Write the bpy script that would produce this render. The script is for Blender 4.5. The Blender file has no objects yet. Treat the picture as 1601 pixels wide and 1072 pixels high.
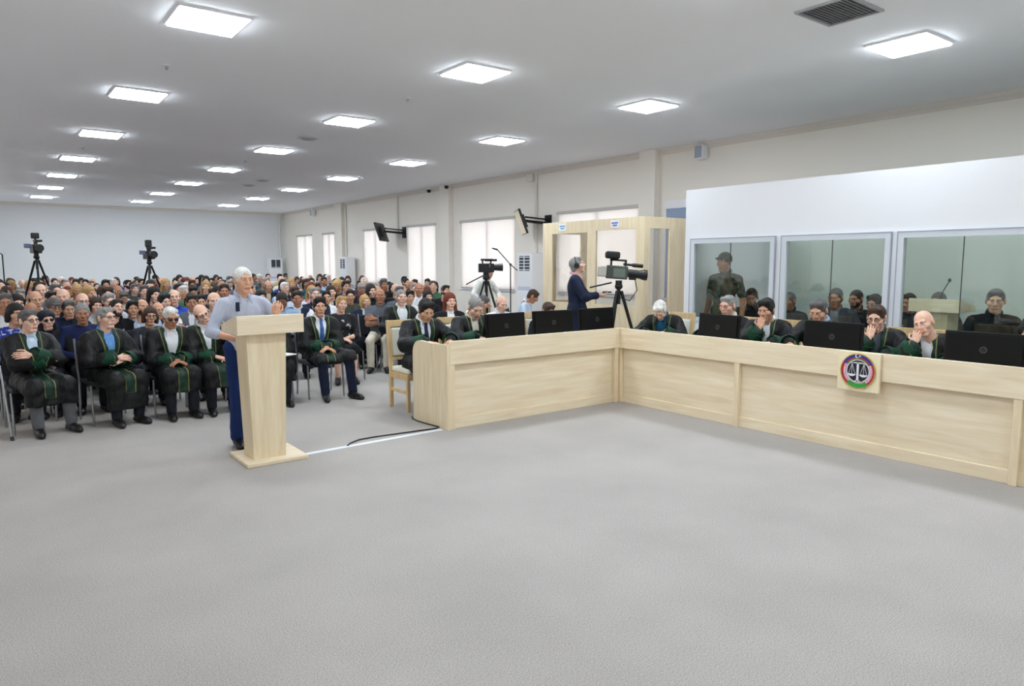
import bpy, bmesh, math, random, time
import numpy as np
from mathutils import Vector, Matrix
T0 = time.time()
S = bpy.context.scene
COL = S.collection
R_ = math.radians

# ------------------------------------------------------------------ camera, world, exposure
HC = 1.68
YAW, PITCH, ROLL = 0.645712, 0.112426, -0.001755
FPX = 1101.137
_f = Vector((math.sin(YAW)*math.cos(PITCH), math.cos(YAW)*math.cos(PITCH), -math.sin(PITCH)))
_r = Vector((math.cos(YAW), -math.sin(YAW), 0)); _u = _r.cross(_f)
_c, _s = math.cos(ROLL), math.sin(ROLL)
_r, _u = _c*_r+_s*_u, _c*_u-_s*_r
cam_data = bpy.data.cameras.new('camera'); cam = bpy.data.objects.new('camera', cam_data); COL.objects.link(cam)
cam.matrix_world = Matrix(((_r.x, _u.x, -_f.x, 0), (_r.y, _u.y, -_f.y, 0), (_r.z, _u.z, -_f.z, HC), (0, 0, 0, 1)))
cam_data.sensor_fit = 'HORIZONTAL'; cam_data.sensor_width = 36; cam_data.lens = FPX*36/1601
cam_data.clip_start = 0.05; cam_data.clip_end = 200
S.camera = cam
world = bpy.data.worlds.new('daylight'); S.world = world; world.use_nodes = True
_bg = world.node_tree.nodes['Background']; _bg.inputs[0].default_value = (0.84, 0.93, 1.0, 1); _bg.inputs[1].default_value = 1.02
LAMP = 12.6
S.view_settings.view_transform = 'Standard'; S.view_settings.look = 'None'
S.view_settings.gamma = 1.0; S.view_settings.use_curve_mapping = False
S.view_settings.exposure = 1.9
try:
    S.cycles.max_bounces = 12; S.cycles.diffuse_bounces = 8; S.cycles.transparent_max_bounces = 12
    S.cycles.use_denoising = True
except Exception: pass

# ------------------------------------------------------------------ materials
def lin(c):
    return tuple(((v/255)/12.92 if v/255 <= 0.04045 else ((v/255+0.055)/1.055)**2.4) for v in c[:3])+(1.0,)
MATS = {}
def mat(name, rgb, rough=0.6, metal=0.0, spec=0.5, noise=0.0, nscale=20, bump=0.0, bscale=60, stretch=(1, 1, 1), sheen=0.0, emit=0.0):
    if name in MATS: return MATS[name]
    m = bpy.data.materials.new(name); m.use_nodes = True; nt = m.node_tree; b = nt.nodes['Principled BSDF']
    c = lin(rgb); b.inputs['Base Color'].default_value = c
    b.inputs['Roughness'].default_value = rough; b.inputs['Metallic'].default_value = metal
    b.inputs['Specular IOR Level'].default_value = spec
    if sheen: b.inputs['Sheen Weight'].default_value = sheen
    if emit:
        b.inputs['Emission Color'].default_value = c; b.inputs['Emission Strength'].default_value = emit
    if noise or bump:
        tc = nt.nodes.new('ShaderNodeTexCoord'); mp = nt.nodes.new('ShaderNodeMapping'); mp.inputs['Scale'].default_value = stretch
        nt.links.new(tc.outputs['Object'], mp.inputs['Vector'])
    if noise:
        n = nt.nodes.new('ShaderNodeTexNoise'); n.inputs['Scale'].default_value = nscale; n.inputs['Detail'].default_value = 4
        nt.links.new(mp.outputs[0], n.inputs['Vector'])
        r = nt.nodes.new('ShaderNodeMapRange'); r.inputs[1].default_value = 0.3; r.inputs[2].default_value = 0.7
        r.inputs[3].default_value = 1-noise; r.inputs[4].default_value = 1+noise
        nt.links.new(n.outputs[0], r.inputs[0])
        mx = nt.nodes.new('ShaderNodeVectorMath'); mx.operation = 'SCALE'; mx.inputs[0].default_value = c[:3]
        nt.links.new(r.outputs[0], mx.inputs['Scale']); nt.links.new(mx.outputs[0], b.inputs['Base Color'])
    if bump:
        n2 = nt.nodes.new('ShaderNodeTexNoise'); n2.inputs['Scale'].default_value = bscale; n2.inputs['Detail'].default_value = 3
        nt.links.new(mp.outputs[0], n2.inputs['Vector'])
        bp = nt.nodes.new('ShaderNodeBump'); bp.inputs['Strength'].default_value = bump; bp.inputs['Distance'].default_value = 0.02
        nt.links.new(n2.outputs[0], bp.inputs['Height']); nt.links.new(bp.outputs[0], b.inputs['Normal'])
    MATS[name] = m
    return m
def wood(name, rgb, rgb2, axis='Z', rough=0.42):
    if name in MATS: return MATS[name]
    m = bpy.data.materials.new(name); m.use_nodes = True; nt = m.node_tree; b = nt.nodes['Principled BSDF']
    tc = nt.nodes.new('ShaderNodeTexCoord'); mp = nt.nodes.new('ShaderNodeMapping')
    mp.inputs['Scale'].default_value = {'X': (0.8, 9, 9), 'Y': (9, 0.8, 9), 'Z': (9, 9, 0.8)}[axis]
    nt.links.new(tc.outputs['Object'], mp.inputs['Vector'])
    n = nt.nodes.new('ShaderNodeTexNoise'); n.inputs['Scale'].default_value = 2.2; n.inputs['Detail'].default_value = 6; n.inputs['Distortion'].default_value = 0.6
    nt.links.new(mp.outputs[0], n.inputs['Vector'])
    cr = nt.nodes.new('ShaderNodeValToRGB'); cr.color_ramp.elements[0].position = 0.3; cr.color_ramp.elements[1].position = 0.72
    cr.color_ramp.elements[0].color = lin(rgb2); cr.color_ramp.elements[1].color = lin(rgb)
    nt.links.new(n.outputs[0], cr.inputs[0]); nt.links.new(cr.outputs[0], b.inputs['Base Color'])
    b.inputs['Roughness'].default_value = rough
    MATS[name] = m
    return m
def cloth(name, rgb, rough=0.85, bump=0.5, noise=0.12):
    return mat('cloth_'+name, rgb, rough, spec=0.25, noise=noise, nscale=9, bump=bump, bscale=13, stretch=(1.3, 1.3, 0.7))
def print_cloth(name, rgb, rgb2, scale=22, cut=0.56):
    k = 'cloth_'+name
    if k in MATS: return MATS[k]
    m = bpy.data.materials.new(k); m.use_nodes = True; nt = m.node_tree; b = nt.nodes['Principled BSDF']
    tc = nt.nodes.new('ShaderNodeTexCoord'); n = nt.nodes.new('ShaderNodeTexNoise'); n.inputs['Scale'].default_value = scale
    nt.links.new(tc.outputs['Object'], n.inputs['Vector'])
    cr = nt.nodes.new('ShaderNodeValToRGB'); cr.color_ramp.interpolation = 'CONSTANT'
    cr.color_ramp.elements[0].color = lin(rgb); cr.color_ramp.elements[1].color = lin(rgb2); cr.color_ramp.elements[1].position = cut
    nt.links.new(n.outputs[0], cr.inputs[0]); nt.links.new(cr.outputs[0], b.inputs['Base Color']); b.inputs['Roughness'].default_value = 0.85
    MATS[k] = m
    return m
def glass(name, tint, refl=0.12, thru=0.9):
    if name in MATS: return MATS[name]
    m = bpy.data.materials.new(name); m.use_nodes = True; nt = m.node_tree; nt.nodes.clear()
    o = nt.nodes.new('ShaderNodeOutputMaterial'); t = nt.nodes.new('ShaderNodeBsdfTransparent'); g = nt.nodes.new('ShaderNodeBsdfGlossy')
    t.inputs[0].default_value = lin(tint); g.inputs['Roughness'].default_value = 0.01
    fr = nt.nodes.new('ShaderNodeFresnel'); ge = nt.nodes.new('ShaderNodeNewGeometry'); io = nt.nodes.new('ShaderNodeMath'); io.operation = 'MULTIPLY_ADD'; io.inputs[1].default_value = -0.8333; io.inputs[2].default_value = 1.5
    nt.links.new(ge.outputs['Backfacing'], io.inputs[0]); nt.links.new(io.outputs[0], fr.inputs[0])
    ad = nt.nodes.new('ShaderNodeMath'); ad.operation = 'ADD'; ad.inputs[1].default_value = refl; ad.use_clamp = True
    nt.links.new(fr.outputs[0], ad.inputs[0])
    mx = nt.nodes.new('ShaderNodeMixShader'); nt.links.new(ad.outputs[0], mx.inputs[0]); nt.links.new(t.outputs[0], mx.inputs[1]); nt.links.new(g.outputs[0], mx.inputs[2])
    nt.links.new(mx.outputs[0], o.inputs[0])
    MATS[name] = m
    return m

WALLM = mat('wall_paint', (238, 233, 225), 0.9, spec=0.2, bump=0.05, bscale=90)
CEILM = mat('ceiling_paint', (240, 242, 247), 0.92, spec=0.2)
MAPLE_X = wood('maple_along_x', (240, 227, 201), (225, 206, 173), 'X')
MAPLE_Y = wood('maple_along_y', (240, 227, 201), (225, 206, 173), 'Y')
MAPLE_Z = wood('maple_upright', (237, 222, 192), (222, 202, 165), 'Z')
PANELW = mat('white_panel', (236, 237, 242), 0.55)
FRAMEW = mat('white_frame', (214, 219, 228), 0.45)
BLACK = mat('black_plastic', (20, 20, 22), 0.42)
BLACKM = mat('black_metal', (24, 24, 26), 0.35, 0.3)
DGREY = mat('dark_grey', (58, 60, 64), 0.5)
CHROME = mat('chrome', (170, 172, 178), 0.3, 1.0)
CREAM = mat('cream_leather', (228, 228, 214), 0.5, bump=0.1, bscale=40)
ACW = mat('appliance_white', (232, 234, 238), 0.4)
PIPEW = mat('pipe_white', (226, 222, 214), 0.5)
GREYT = mat('grey_trim', (160, 168, 180), 0.5)

def carpet():
    m = bpy.data.materials.new('carpet'); m.use_nodes = True; nt = m.node_tree; b = nt.nodes['Principled BSDF']
    tc = nt.nodes.new('ShaderNodeTexCoord')
    n = nt.nodes.new('ShaderNodeTexNoise'); n.inputs['Scale'].default_value = 150; n.inputs['Detail'].default_value = 3; n.inputs['Roughness'].default_value = 0.7
    n2 = nt.nodes.new('ShaderNodeTexNoise'); n2.inputs['Scale'].default_value = 1.3; n2.inputs['Detail'].default_value = 5
    nt.links.new(tc.outputs['Object'], n.inputs['Vector']); nt.links.new(tc.outputs['Object'], n2.inputs['Vector'])
    cr = nt.nodes.new('ShaderNodeValToRGB'); cr.color_ramp.elements[0].position = 0.32; cr.color_ramp.elements[1].position = 0.68
    cr.color_ramp.elements[0].color = lin((146, 141, 137)); cr.color_ramp.elements[1].color = lin((197, 192, 188))
    nt.links.new(n.outputs[0], cr.inputs[0])
    mr = nt.nodes.new('ShaderNodeMapRange'); mr.inputs[1].default_value = 0.3; mr.inputs[2].default_value = 0.7; mr.inputs[3].default_value = 0.93; mr.inputs[4].default_value = 1.05
    nt.links.new(n2.outputs[0], mr.inputs[0])
    vm = nt.nodes.new('ShaderNodeVectorMath'); vm.operation = 'SCALE'; nt.links.new(cr.outputs[0], vm.inputs[0]); nt.links.new(mr.outputs[0], vm.inputs['Scale'])
    nt.links.new(vm.outputs[0], b.inputs['Base Color']); b.inputs['Roughness'].default_value = 0.98; b.inputs['Specular IOR Level'].default_value = 0.05
    bp = nt.nodes.new('ShaderNodeBump'); bp.inputs['Strength'].default_value = 0.5; bp.inputs['Distance'].default_value = 0.01
    nt.links.new(n.outputs[0], bp.inputs['Height']); nt.links.new(bp.outputs[0], b.inputs['Normal'])
    return m
CARPET = carpet()
def blind_mat():
    m = bpy.data.materials.new('roller_blind'); m.use_nodes = True; nt = m.node_tree; nt.nodes.clear()
    o = nt.nodes.new('ShaderNodeOutputMaterial'); d = nt.nodes.new('ShaderNodeBsdfDiffuse'); t = nt.nodes.new('ShaderNodeBsdfTranslucent')
    d.inputs[0].default_value = lin((236, 226, 221)); t.inputs[0].default_value = lin((250, 222, 210))
    mx = nt.nodes.new('ShaderNodeMixShader'); mx.inputs[0].default_value = 0.42
    nt.links.new(d.outputs[0], mx.inputs[1]); nt.links.new(t.outputs[0], mx.inputs[2]); nt.links.new(mx.outputs[0], o.inputs[0])
    return m
BLIND = blind_mat()
def lamp_mat():
    m = bpy.data.materials.new('lamp_diffuser'); m.use_nodes = True; nt = m.node_tree; nt.nodes.clear()
    o = nt.nodes.new('ShaderNodeOutputMaterial'); e = nt.nodes.new('ShaderNodeEmission'); e.inputs[0].default_value = (0.855, 0.94, 1.0, 1); e.inputs[1].default_value = LAMP
    nt.links.new(e.outputs[0], o.inputs[0])
    return m
LAMPM = lamp_mat()
def robe_mat():
    m = bpy.data.materials.new('robe_black_green_gold'); m.use_nodes = True; nt = m.node_tree; b = nt.nodes['Principled BSDF']
    a = nt.nodes.new('ShaderNodeAttribute'); a.attribute_name = 'trim'
    cr = nt.nodes.new('ShaderNodeValToRGB'); cr.color_ramp.interpolation = 'CONSTANT'; e = cr.color_ramp.elements
    e[0].position = 0; e[0].color = lin((17, 46, 34)); e[1].position = 0.36; e[1].color = lin((122, 124, 66))
    x = e.new(0.43); x.color = lin((10, 11, 13))
    nt.links.new(a.outputs['Fac'], cr.inputs[0]); nt.links.new(cr.outputs[0], b.inputs['Base Color'])
    b.inputs['Roughness'].default_value = 0.6; b.inputs['Specular IOR Level'].default_value = 0.35
    tc = nt.nodes.new('ShaderNodeTexCoord'); mp = nt.nodes.new('ShaderNodeMapping'); mp.inputs['Scale'].default_value = (1.5, 1.5, 0.6)
    n = nt.nodes.new('ShaderNodeTexNoise'); n.inputs['Scale'].default_value = 11
    bp = nt.nodes.new('ShaderNodeBump'); bp.inputs['Strength'].default_value = 0.8; bp.inputs['Distance'].default_value = 0.03
    nt.links.new(tc.outputs['Object'], mp.inputs[0]); nt.links.new(mp.outputs[0], n.inputs['Vector']); nt.links.new(n.outputs[0], bp.inputs['Height']); nt.links.new(bp.outputs[0], b.inputs['Normal'])
    return m
ROBE = robe_mat()
CUFFG = cloth('cuff_green', (22, 66, 47), 0.6)

# ------------------------------------------------------------------ object helpers
def tag(o, label=None, cat=None, group=None, kind=None):
    if label: o['label'] = label
    if cat: o['category'] = cat
    if group: o['group'] = group
    if kind: o['kind'] = kind
    return o
def empty(name, loc=(0, 0, 0), rz=0.0):
    o = bpy.data.objects.new(name, None); COL.objects.link(o); o.location = loc; o.rotation_euler = (0, 0, rz); o.empty_display_size = 0.05
    return o
class MB:
    """collects boxes, tubes, prisms into one mesh"""
    def __init__(s): s.v = []; s.f = []; s.sm = []
    def add(s, v, f, smooth=False):
        n = len(s.v); s.v += [tuple(p) for p in v]; s.f += [tuple(i+n for i in q) for q in f]; s.sm += [smooth]*len(f); return s
    def box(s, x0, x1, y0, y1, z0, z1, b=0.0, M=None):
        if b <= 0 or min(x1-x0, y1-y0, z1-z0) <= 2*b:
            v = [(x, y, z) for x in (x0, x1) for y in (y0, y1) for z in (z0, z1)]
            f = [(0, 1, 3, 2), (4, 6, 7, 5), (0, 4, 5, 1), (2, 3, 7, 6), (0, 2, 6, 4), (1, 5, 7, 3)]
        else:
            bm = bmesh.new(); bmesh.ops.create_cube(bm, size=1)
            for q in bm.verts: q.co = Vector(((x0+x1)/2+q.co.x*(x1-x0), (y0+y1)/2+q.co.y*(y1-y0), (z0+z1)/2+q.co.z*(z1-z0)))
            bmesh.ops.bevel(bm, geom=bm.edges[:], offset=b, segments=2, profile=0.5, affect='EDGES')
            bm.verts.index_update(); v = [tuple(q.co) for q in bm.verts]; f = [tuple(w.index for w in q.verts) for q in bm.faces]; bm.free()
        if M is not None: v = [tuple(M @ Vector(p)) for p in v]
        return s.add(v, f)
    def tube(s, pts, r, n=10, cap=True, r2=None):
        pts = [Vector(p) for p in pts]; v = []; f = []
        k = len(pts); prev = None
        for i, p in enumerate(pts):
            t = (pts[min(i+1, k-1)]-pts[max(i-1, 0)]).normalized()
            if prev is None:
                a = t.orthogonal().normalized()
            else:
                a = (prev-t*prev.dot(t)).normalized()
            prev = a; b = t.cross(a)
            rr = r if r2 is None else r+(r2-r)*i/(k-1)
            for j in range(n):
                an = 2*math.pi*j/n; v.append(tuple(p+a*(rr*math.cos(an))+b*(rr*math.sin(an))))
        for i in range(k-1):
            for j in range(n):
                f.append((i*n+j, i*n+(j+1) % n, (i+1)*n+(j+1) % n, (i+1)*n+j))
        s.add(v, f, True)
        if cap:
            s.add(v[:n], [tuple(range(n))[::-1]]); s.add(v[-n:], [tuple(range(n))])
        return s
    def prism(s, poly, a, b, axis='X', M=None):
        """poly: 2D outline, extruded from a to b along axis"""
        n = len(poly)
        def p3(q, t):
            return {'X': (t, q[0], q[1]), 'Y': (q[0], t, q[1]), 'Z': (q[0], q[1], t)}[axis]
        v = [p3(q, a) for q in poly]+[p3(q, b) for q in poly]
        f = [tuple(range(n))[::-1], tuple(range(n, 2*n))]+[(i, (i+1) % n, n+(i+1) % n, n+i) for i in range(n)]
        if M is not None: v = [tuple(M @ Vector(p)) for p in v]
        return s.add(v, f)
    def ball(s, c, r, n=12, sc=(1, 1, 1)):
        v = []; f = []; m = n//2
        for i in range(m+1):
            th = math.pi*i/m
            for j in range(n):
                ph = 2*math.pi*j/n; v.append((c[0]+sc[0]*r*math.sin(th)*math.cos(ph), c[1]+sc[1]*r*math.sin(th)*math.sin(ph), c[2]+sc[2]*r*math.cos(th)))
        for i in range(m):
            for j in range(n): f.append((i*n+j, (i+1)*n+j, (i+1)*n+(j+1) % n, i*n+(j+1) % n))
        return s.add(v, f, True)
    def build(s, name, material, parent=None, loc=None, rz=None):
        me = bpy.data.meshes.new(name); me.from_pydata(s.v, [], s.f)
        me.polygons.foreach_set('use_smooth', s.sm)
        bm = bmesh.new(); bm.from_mesh(me); bmesh.ops.recalc_face_normals(bm, faces=bm.faces[:]); bm.to_mesh(me); bm.free()
        me.materials.append(material); me.update()
        o = bpy.data.objects.new(name, me); COL.objects.link(o)
        if parent is not None: o.parent = parent
        if loc is not None: o.location = loc
        if rz is not None: o.rotation_euler = (0, 0, rz)
        return o
def copy_tree(o, parent=None):
    c = o.copy(); COL.objects.link(c); c.parent = parent
    for ch in [q for q in o.children]: copy_tree(ch, c)
    return c
ORD = ['first', 'second', 'third', 'fourth', 'fifth', 'sixth', 'seventh', 'eighth', 'ninth', 'tenth', 'eleventh', 'twelfth', 'thirteenth', 'fourteenth', 'fifteenth', 'sixteenth', 'seventeenth', 'eighteenth', 'nineteenth', 'twentieth', 'twenty-first', 'twenty-second', 'twenty-third', 'twenty-fourth']

# ------------------------------------------------------------------ the room
XL, XR, YF, YB, ZC = -1.6, 11.1, -4.0, 31.8, 3.94
WINS = [(28.45, 30.19), (26.15, 27.34), (21.77, 23.57), (18.56, 20.34), (14.6, 17.17), (10.3, 12.92), (7.0, 9.6)]
WZ0, WZ1 = 0.98, 2.88
def structure(o): o['kind'] = 'structure'; return o
structure(MB().box(XL-0.3, XR+0.3, YF-0.3, YB+0.3, -0.1, 0).build('floor', CARPET))
structure(MB().box(XL-0.3, XR+0.3, YF-0.3, YB+0.3, ZC, ZC+0.1).build('ceiling', CEILM))
structure(MB().box(XL, XR, YB, YB+0.3, 0, ZC).build('wall_back', mat('back_wall_cool_light', (224, 227, 230), 0.9, spec=0.2, bump=0.05, bscale=90)))  # cool light on the back wall is put into its base colour
structure(MB().box(XL, XR, YF-0.3, YF, 0, ZC).build('wall_front', WALLM))
w = MB()
ys = sorted(WINS); prev = YF-0.3
for a, b in ys:
    w.box(XR, XR+0.3, prev, a, 0, ZC); w.box(XR, XR+0.3, a, b, 0, WZ0); w.box(XR, XR+0.3, a, b, WZ1, ZC); prev = b
w.box(XR, XR+0.3, prev, YB+0.3, 0, ZC)
structure(w.build('wall_right', WALLM))
FILL_WINS = [(y, y+2.2) for y in (-2.6, 1.0, 4.6, 8.2, 11.8, 15.4, 19.0, 22.6, 26.2)]  # left-wall windows out of view, added as fill light for the ceiling
w = MB(); prev = YF-0.3
for a, b in FILL_WINS:
    w.box(XL-0.3, XL, prev, a, 0, ZC); w.box(XL-0.3, XL, a, b, 0, WZ0); w.box(XL-0.3, XL, a, b, WZ1, ZC); prev = b
w.box(XL-0.3, XL, prev, YB+0.3, 0, ZC)
structure(w.build('wall_left', WALLM))
# columns proud of the right wall and of the corner
for i, (a, b) in enumerate([(9.76, 10.19), (17.55, 18.05), (25.1, 25.75)]):
    structure(MB().box(XR-0.16, XR, a, b, 0, ZC-0.001).build('wall_column.%03d' % i if i else 'wall_column', WALLM))
CORN = mat('cornice_white', (222, 216, 208), 0.8)
prof = [(0, 0), (0, -0.11), (-0.025, -0.11), (-0.04, -0.08), (-0.075, -0.05), (-0.09, -0.02), (-0.09, 0)]
structure(MB().prism([(XR+p[0], ZC+p[1]) for p in prof], YF, YB, 'Y').build('trim_1', CORN))
structure(MB().prism([(YB+p[0], ZC+p[1]) for p in prof], XL, XR, 'X').build('trim_2', CORN))
SK = mat('skirting', (214, 208, 200), 0.6)
structure(MB().box(XR-0.02, XR, YF, YB, 0, 0.09).build('baseboard_right', SK))
structure(MB().box(XL, XR, YB-0.02, YB, 0, 0.09).build('baseboard_back', SK))
# windows: frame, panes, roller blind; left-wall set added to light the ceiling
WG = glass('window_glass', (236, 244, 246), 0.02)
for i, (a, b) in enumerate(WINS+FILL_WINS):
    lf = i >= len(WINS)
    wn = structure(empty('window_%d' % (i+1), (XL if lf else XR, (a+b)/2, WZ0), math.pi if lf else 0))
    hw = (b-a)/2; h = WZ1-WZ0; fr = MB()
    fr.box(0.06, 0.12, -hw, hw, 0, 0.06).box(0.06, 0.12, -hw, hw, h-0.06, h).box(0.06, 0.12, -hw, -hw+0.06, 0.06, h-0.06).box(0.06, 0.12, hw-0.06, hw, 0.06, h-0.06).box(0.06, 0.12, -0.03, 0.03, 0.06, h-0.06)
    fr.build('window_frame', FRAMEW, wn)
    for s in (-1, 1): MB().box(0.085, 0.095, min(s*0.03, s*(hw-0.06)), max(s*0.03, s*(hw-0.06)), 0.06, h-0.06).build('pane', WG, wn)
    if i == 6:
        MB().box(-0.012, 0.0, -hw-0.02, hw+0.02, h-0.12, h+0.04).build('blind_cassette', PANELW, wn)
        bl = mat('blue_blind', (150, 166, 196), 0.8); MB().box(0.01, 0.016, -hw+0.01, hw-0.01, 0.02, h-0.1).build('roller_blind', bl, wn)
    else:
        n = max(3, round((b-a)/0.6)); m = MB(); N = 12*n
        v = []; f = []
        for q in range(N+1):
            yy = -hw+0.015+(2*hw-0.03)*q/N; xx = 0.02+0.012*math.sin(q/N*n*2*math.pi)
            v += [(xx, yy, 0.02), (xx, yy, h-0.04)]
        f = [(2*q, 2*q+2, 2*q+3, 2*q+1) for q in range(N)]
        m.add(v, f, True).build('roller_blind', BLIND, wn)
        MB().box(-0.03, 0.03, -hw-0.02, hw+0.02, h-0.05, h+0.02, 0.01).build('blind_cassette', mat('blind_cassette_grey', (196, 192, 188), 0.6), wn)
    MB().box(-0.05, 0.06, -hw-0.03, hw+0.03, -0.03, 0.0).build('window_sill', FRAMEW, wn)

# ceiling lamps
PLACE = {0: 'left-hand row', 1: 'middle row', 2: 'row by the window wall'}
gl = None
for i in range(3):
    for j in range(-2, 7):
        x = 1.866+3.0038*i; y = 7.177+3.576*j
        if i < 2 and j == -2 and False: continue
        if gl is None:
            gl = empty('ceiling_lamp', (x, y, ZC)); q = gl
            MB().box(-0.31, 0.31, -0.31, -0.292, -0.022, 0).box(-0.31, 0.31, 0.292, 0.31, -0.022, 0).box(-0.31, -0.292, -0.292, 0.292, -0.022, 0).box(0.292, 0.31, -0.292, 0.292, -0.022, 0).build('frame', PANELW, gl)
            MB().box(-0.292, 0.292, -0.292, 0.292, -0.036, -0.008).build('diffuser', LAMPM, gl)
        else:
            q = copy_tree(gl); q.location = (x, y, ZC)
        first = {0: 0, 1: 0, 2: -1}[i]
        n = j-first
        lab = ('square white ceiling panel lamp, %s from camera in the %s' % (ORD[n], PLACE[i])) if n >= 0 else 'square white ceiling panel lamp above the camera, %s in the %s' % ('nearest' if j == -1 else 'rearmost', PLACE[i])
        tag(q, lab, 'ceiling lamp', 'square ceiling panels')
# ceiling vent and small fittings
vt = empty('ceiling_vent', (6.36, 3.53, ZC)); tag(vt, 'grey slatted square air vent in the ceiling', 'vent')
VG = mat('vent_grey', (172, 174, 178), 0.6); VD = mat('vent_dark', (120, 122, 126), 0.7)
MB().box(-0.3, 0.3, -0.26, -0.235, -0.02, 0).box(-0.3, 0.3, 0.235, 0.26, -0.02, 0).box(-0.3, -0.275, -0.235, 0.235, -0.02, 0).box(0.275, 0.3, -0.235, 0.235, -0.02, 0).build('frame', VG, vt)
MB().box(-0.275, 0.275, -0.235, 0.235, -0.004, 0).build('backing', VD, vt)
for k in range(13):
    M = Matrix.Translation((0, -0.216+0.036*k, -0.011)) @ Matrix.Rotation(R_(32), 4, 'X')
    MB().box(-0.274, 0.274, -0.012, 0.012, -0.0015, 0.0015, M=M).build('slat', VG, vt)
for k, (x, y, r, lb) in enumerate([(1.88, 9.06, 0.035, 'between the two nearest panels at left'), (4.87, 8.83, 0.035, 'between the nearest middle panels'), (4.83, 16.11, 0.035, 'far down the middle row'), (1.78, 16.14, 0.035, 'far down the left row')]):
    o = empty('sprinkler', (x, y, ZC)); tag(o, 'tiny ceiling sprinkler head '+lb, 'sprinkler', 'ceiling sprinklers')
    MB().tube([(0, 0, 0), (0, 0, -0.012)], r*1.3, 14).build('rose', PANELW, o); MB().tube([(0, 0, -0.012), (0, 0, -0.05)], r*0.45, 10).build('nozzle', VG, o)
for x, y, lb in [(4.91, 12.62, 'nearest the camera'), (6.31, 19.59, 'middle of the three'), (6.38, 21.09, 'farthest from the camera')]:
    o = empty('air_diffuser', (x, y, ZC)); tag(o, 'round grey ceiling air diffuser, '+lb, 'vent', 'round ceiling diffusers')
    MB().tube([(0, 0, 0), (0, 0, -0.015)], 0.19, 24).build('rim', mat('diffuser_rim', (206, 206, 208), 0.7), o); MB().tube([(0, 0, -0.015), (0, 0, -0.035)], 0.12, 24).build('cone', VG, o)
# wall pipes / cable ducts
for x, y, z0, lb in [(XR-0.04, 13.69, 0, 'beside the wooden-backed screen'), (XR-0.04, 20.9, 2.75, 'above the black wall screen'), (XR-0.04, 24.98, 0, 'beside the far column'), (10.9, YB-0.04, 1.95, 'in the far corner')]:
    tag(MB().tube([(x, y, z0), (x, y, ZC-0.02)], 0.035, 12).build('wall_pipe', PIPEW), 'thin white vertical wall pipe '+lb, 'pipe', 'white wall pipes')
for y, z, lb in [(8.68, 3.72, 'above the white partition'), (28.0, 3.70, 'near the far corner')]:
    o = empty('wall_speaker', (XR, y, z)); tag(o, 'small white box speaker high on the window wall '+lb, 'speaker')
    MB().box(-0.19, -0.03, -0.1, 0.1, -0.1, 0.16, 0.015).build('cabinet', ACW, o); MB().box(-0.195, -0.19, -0.08, 0.08, -0.08, 0.14).build('grille', GREYT, o); MB().box(-0.03, 0, -0.03, 0.03, 0.0, 0.06).build('bracket', DGREY, o)
tag(MB().box(XR-0.13, XR-0.03, 13.74, 13.98, ZC-0.26, ZC-0.08, 0.01).build('junction_box', PIPEW), 'white junction box beside pipe under the cornice', 'junction box')
for y, lb in [(18.75, 'left of the column'), (17.5, 'on the column')]:
    o = empty('security_camera', (XR-0.1 if y > 18 else XR-0.25, y, ZC)); tag(o, 'small black dome security camera under the ceiling '+lb, 'camera')
    MB().tube([(0, 0, 0), (0, 0, -0.05)], 0.055, 14).build('mount', PANELW, o); MB().ball((0, 0, -0.08), 0.065, 14).build('dome', BLACK, o)
# ------------------------------------------------------------------ desks
def desk_wing(name, label, L, posts, end, origin, rz, mh, mv):
    """local: front faces -Y at y=0, runs from x=0 to x=L"""
    d = empty(name, origin, rz); tag(d, label, 'desk')
    MB().box(0, L, 0, 0.035, 0.665, 0.905, 0.004).build('apron', mh, d)
    MB().box(0, L, 0.035, 0.66, 0.73, 0.76).build('worktop', mh, d)
    MB().box(0, L, 0.035, 0.15, 0.80, 0.825).build('ledge', mh, d)
    MB().box(0, L, 0.055, 0.075, 0.105, 0.665).build('front_panel', mh, d)
    MB().box(0, L, 0.04, 0.06, 0.0, 0.105, 0.003).build('plinth', mh, d)
    for x in posts: MB().box(x-0.03, x+0.03, 0.004, 0.05, 0.0, 0.665, 0.004).build('post', mv, d)
    if end:
        a = [(-0.003, 0.0), (-0.003, 0.872), (0.12, 0.868), (0.3, 0.862), (0.55, 0.872)]
        a += [(0.55+0.155*math.sin(t), 0.872-0.14*(1-math.cos(t))) for t in [R_(q) for q in (15, 30, 45, 60, 75, 90)]]
        a += [(0.705, 0.0)]
        MB().prism(a, -0.035, 0.0, 'X').build('end_panel', mv, d)
    for x in posts: MB().box(x-0.012, x+0.012, 0.075, 0.6, 0.0, 0.73).build('support', mv, d)
    return d
desk_wing('court_desk', 'short wing of pale maple desk with rounded end panel', 2.41, [0.03, 2.37], True, (3.72, 5.97, 0), 0, MAPLE_X, MAPLE_Z)
desk_wing('court_desk', 'long wing of pale maple desk carrying the round emblem', 7.4, [0.035, 1.70, 4.16, 6.62], False, (6.13, 6.02, 0), R_(-90), MAPLE_X, MAPLE_Z)

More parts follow.
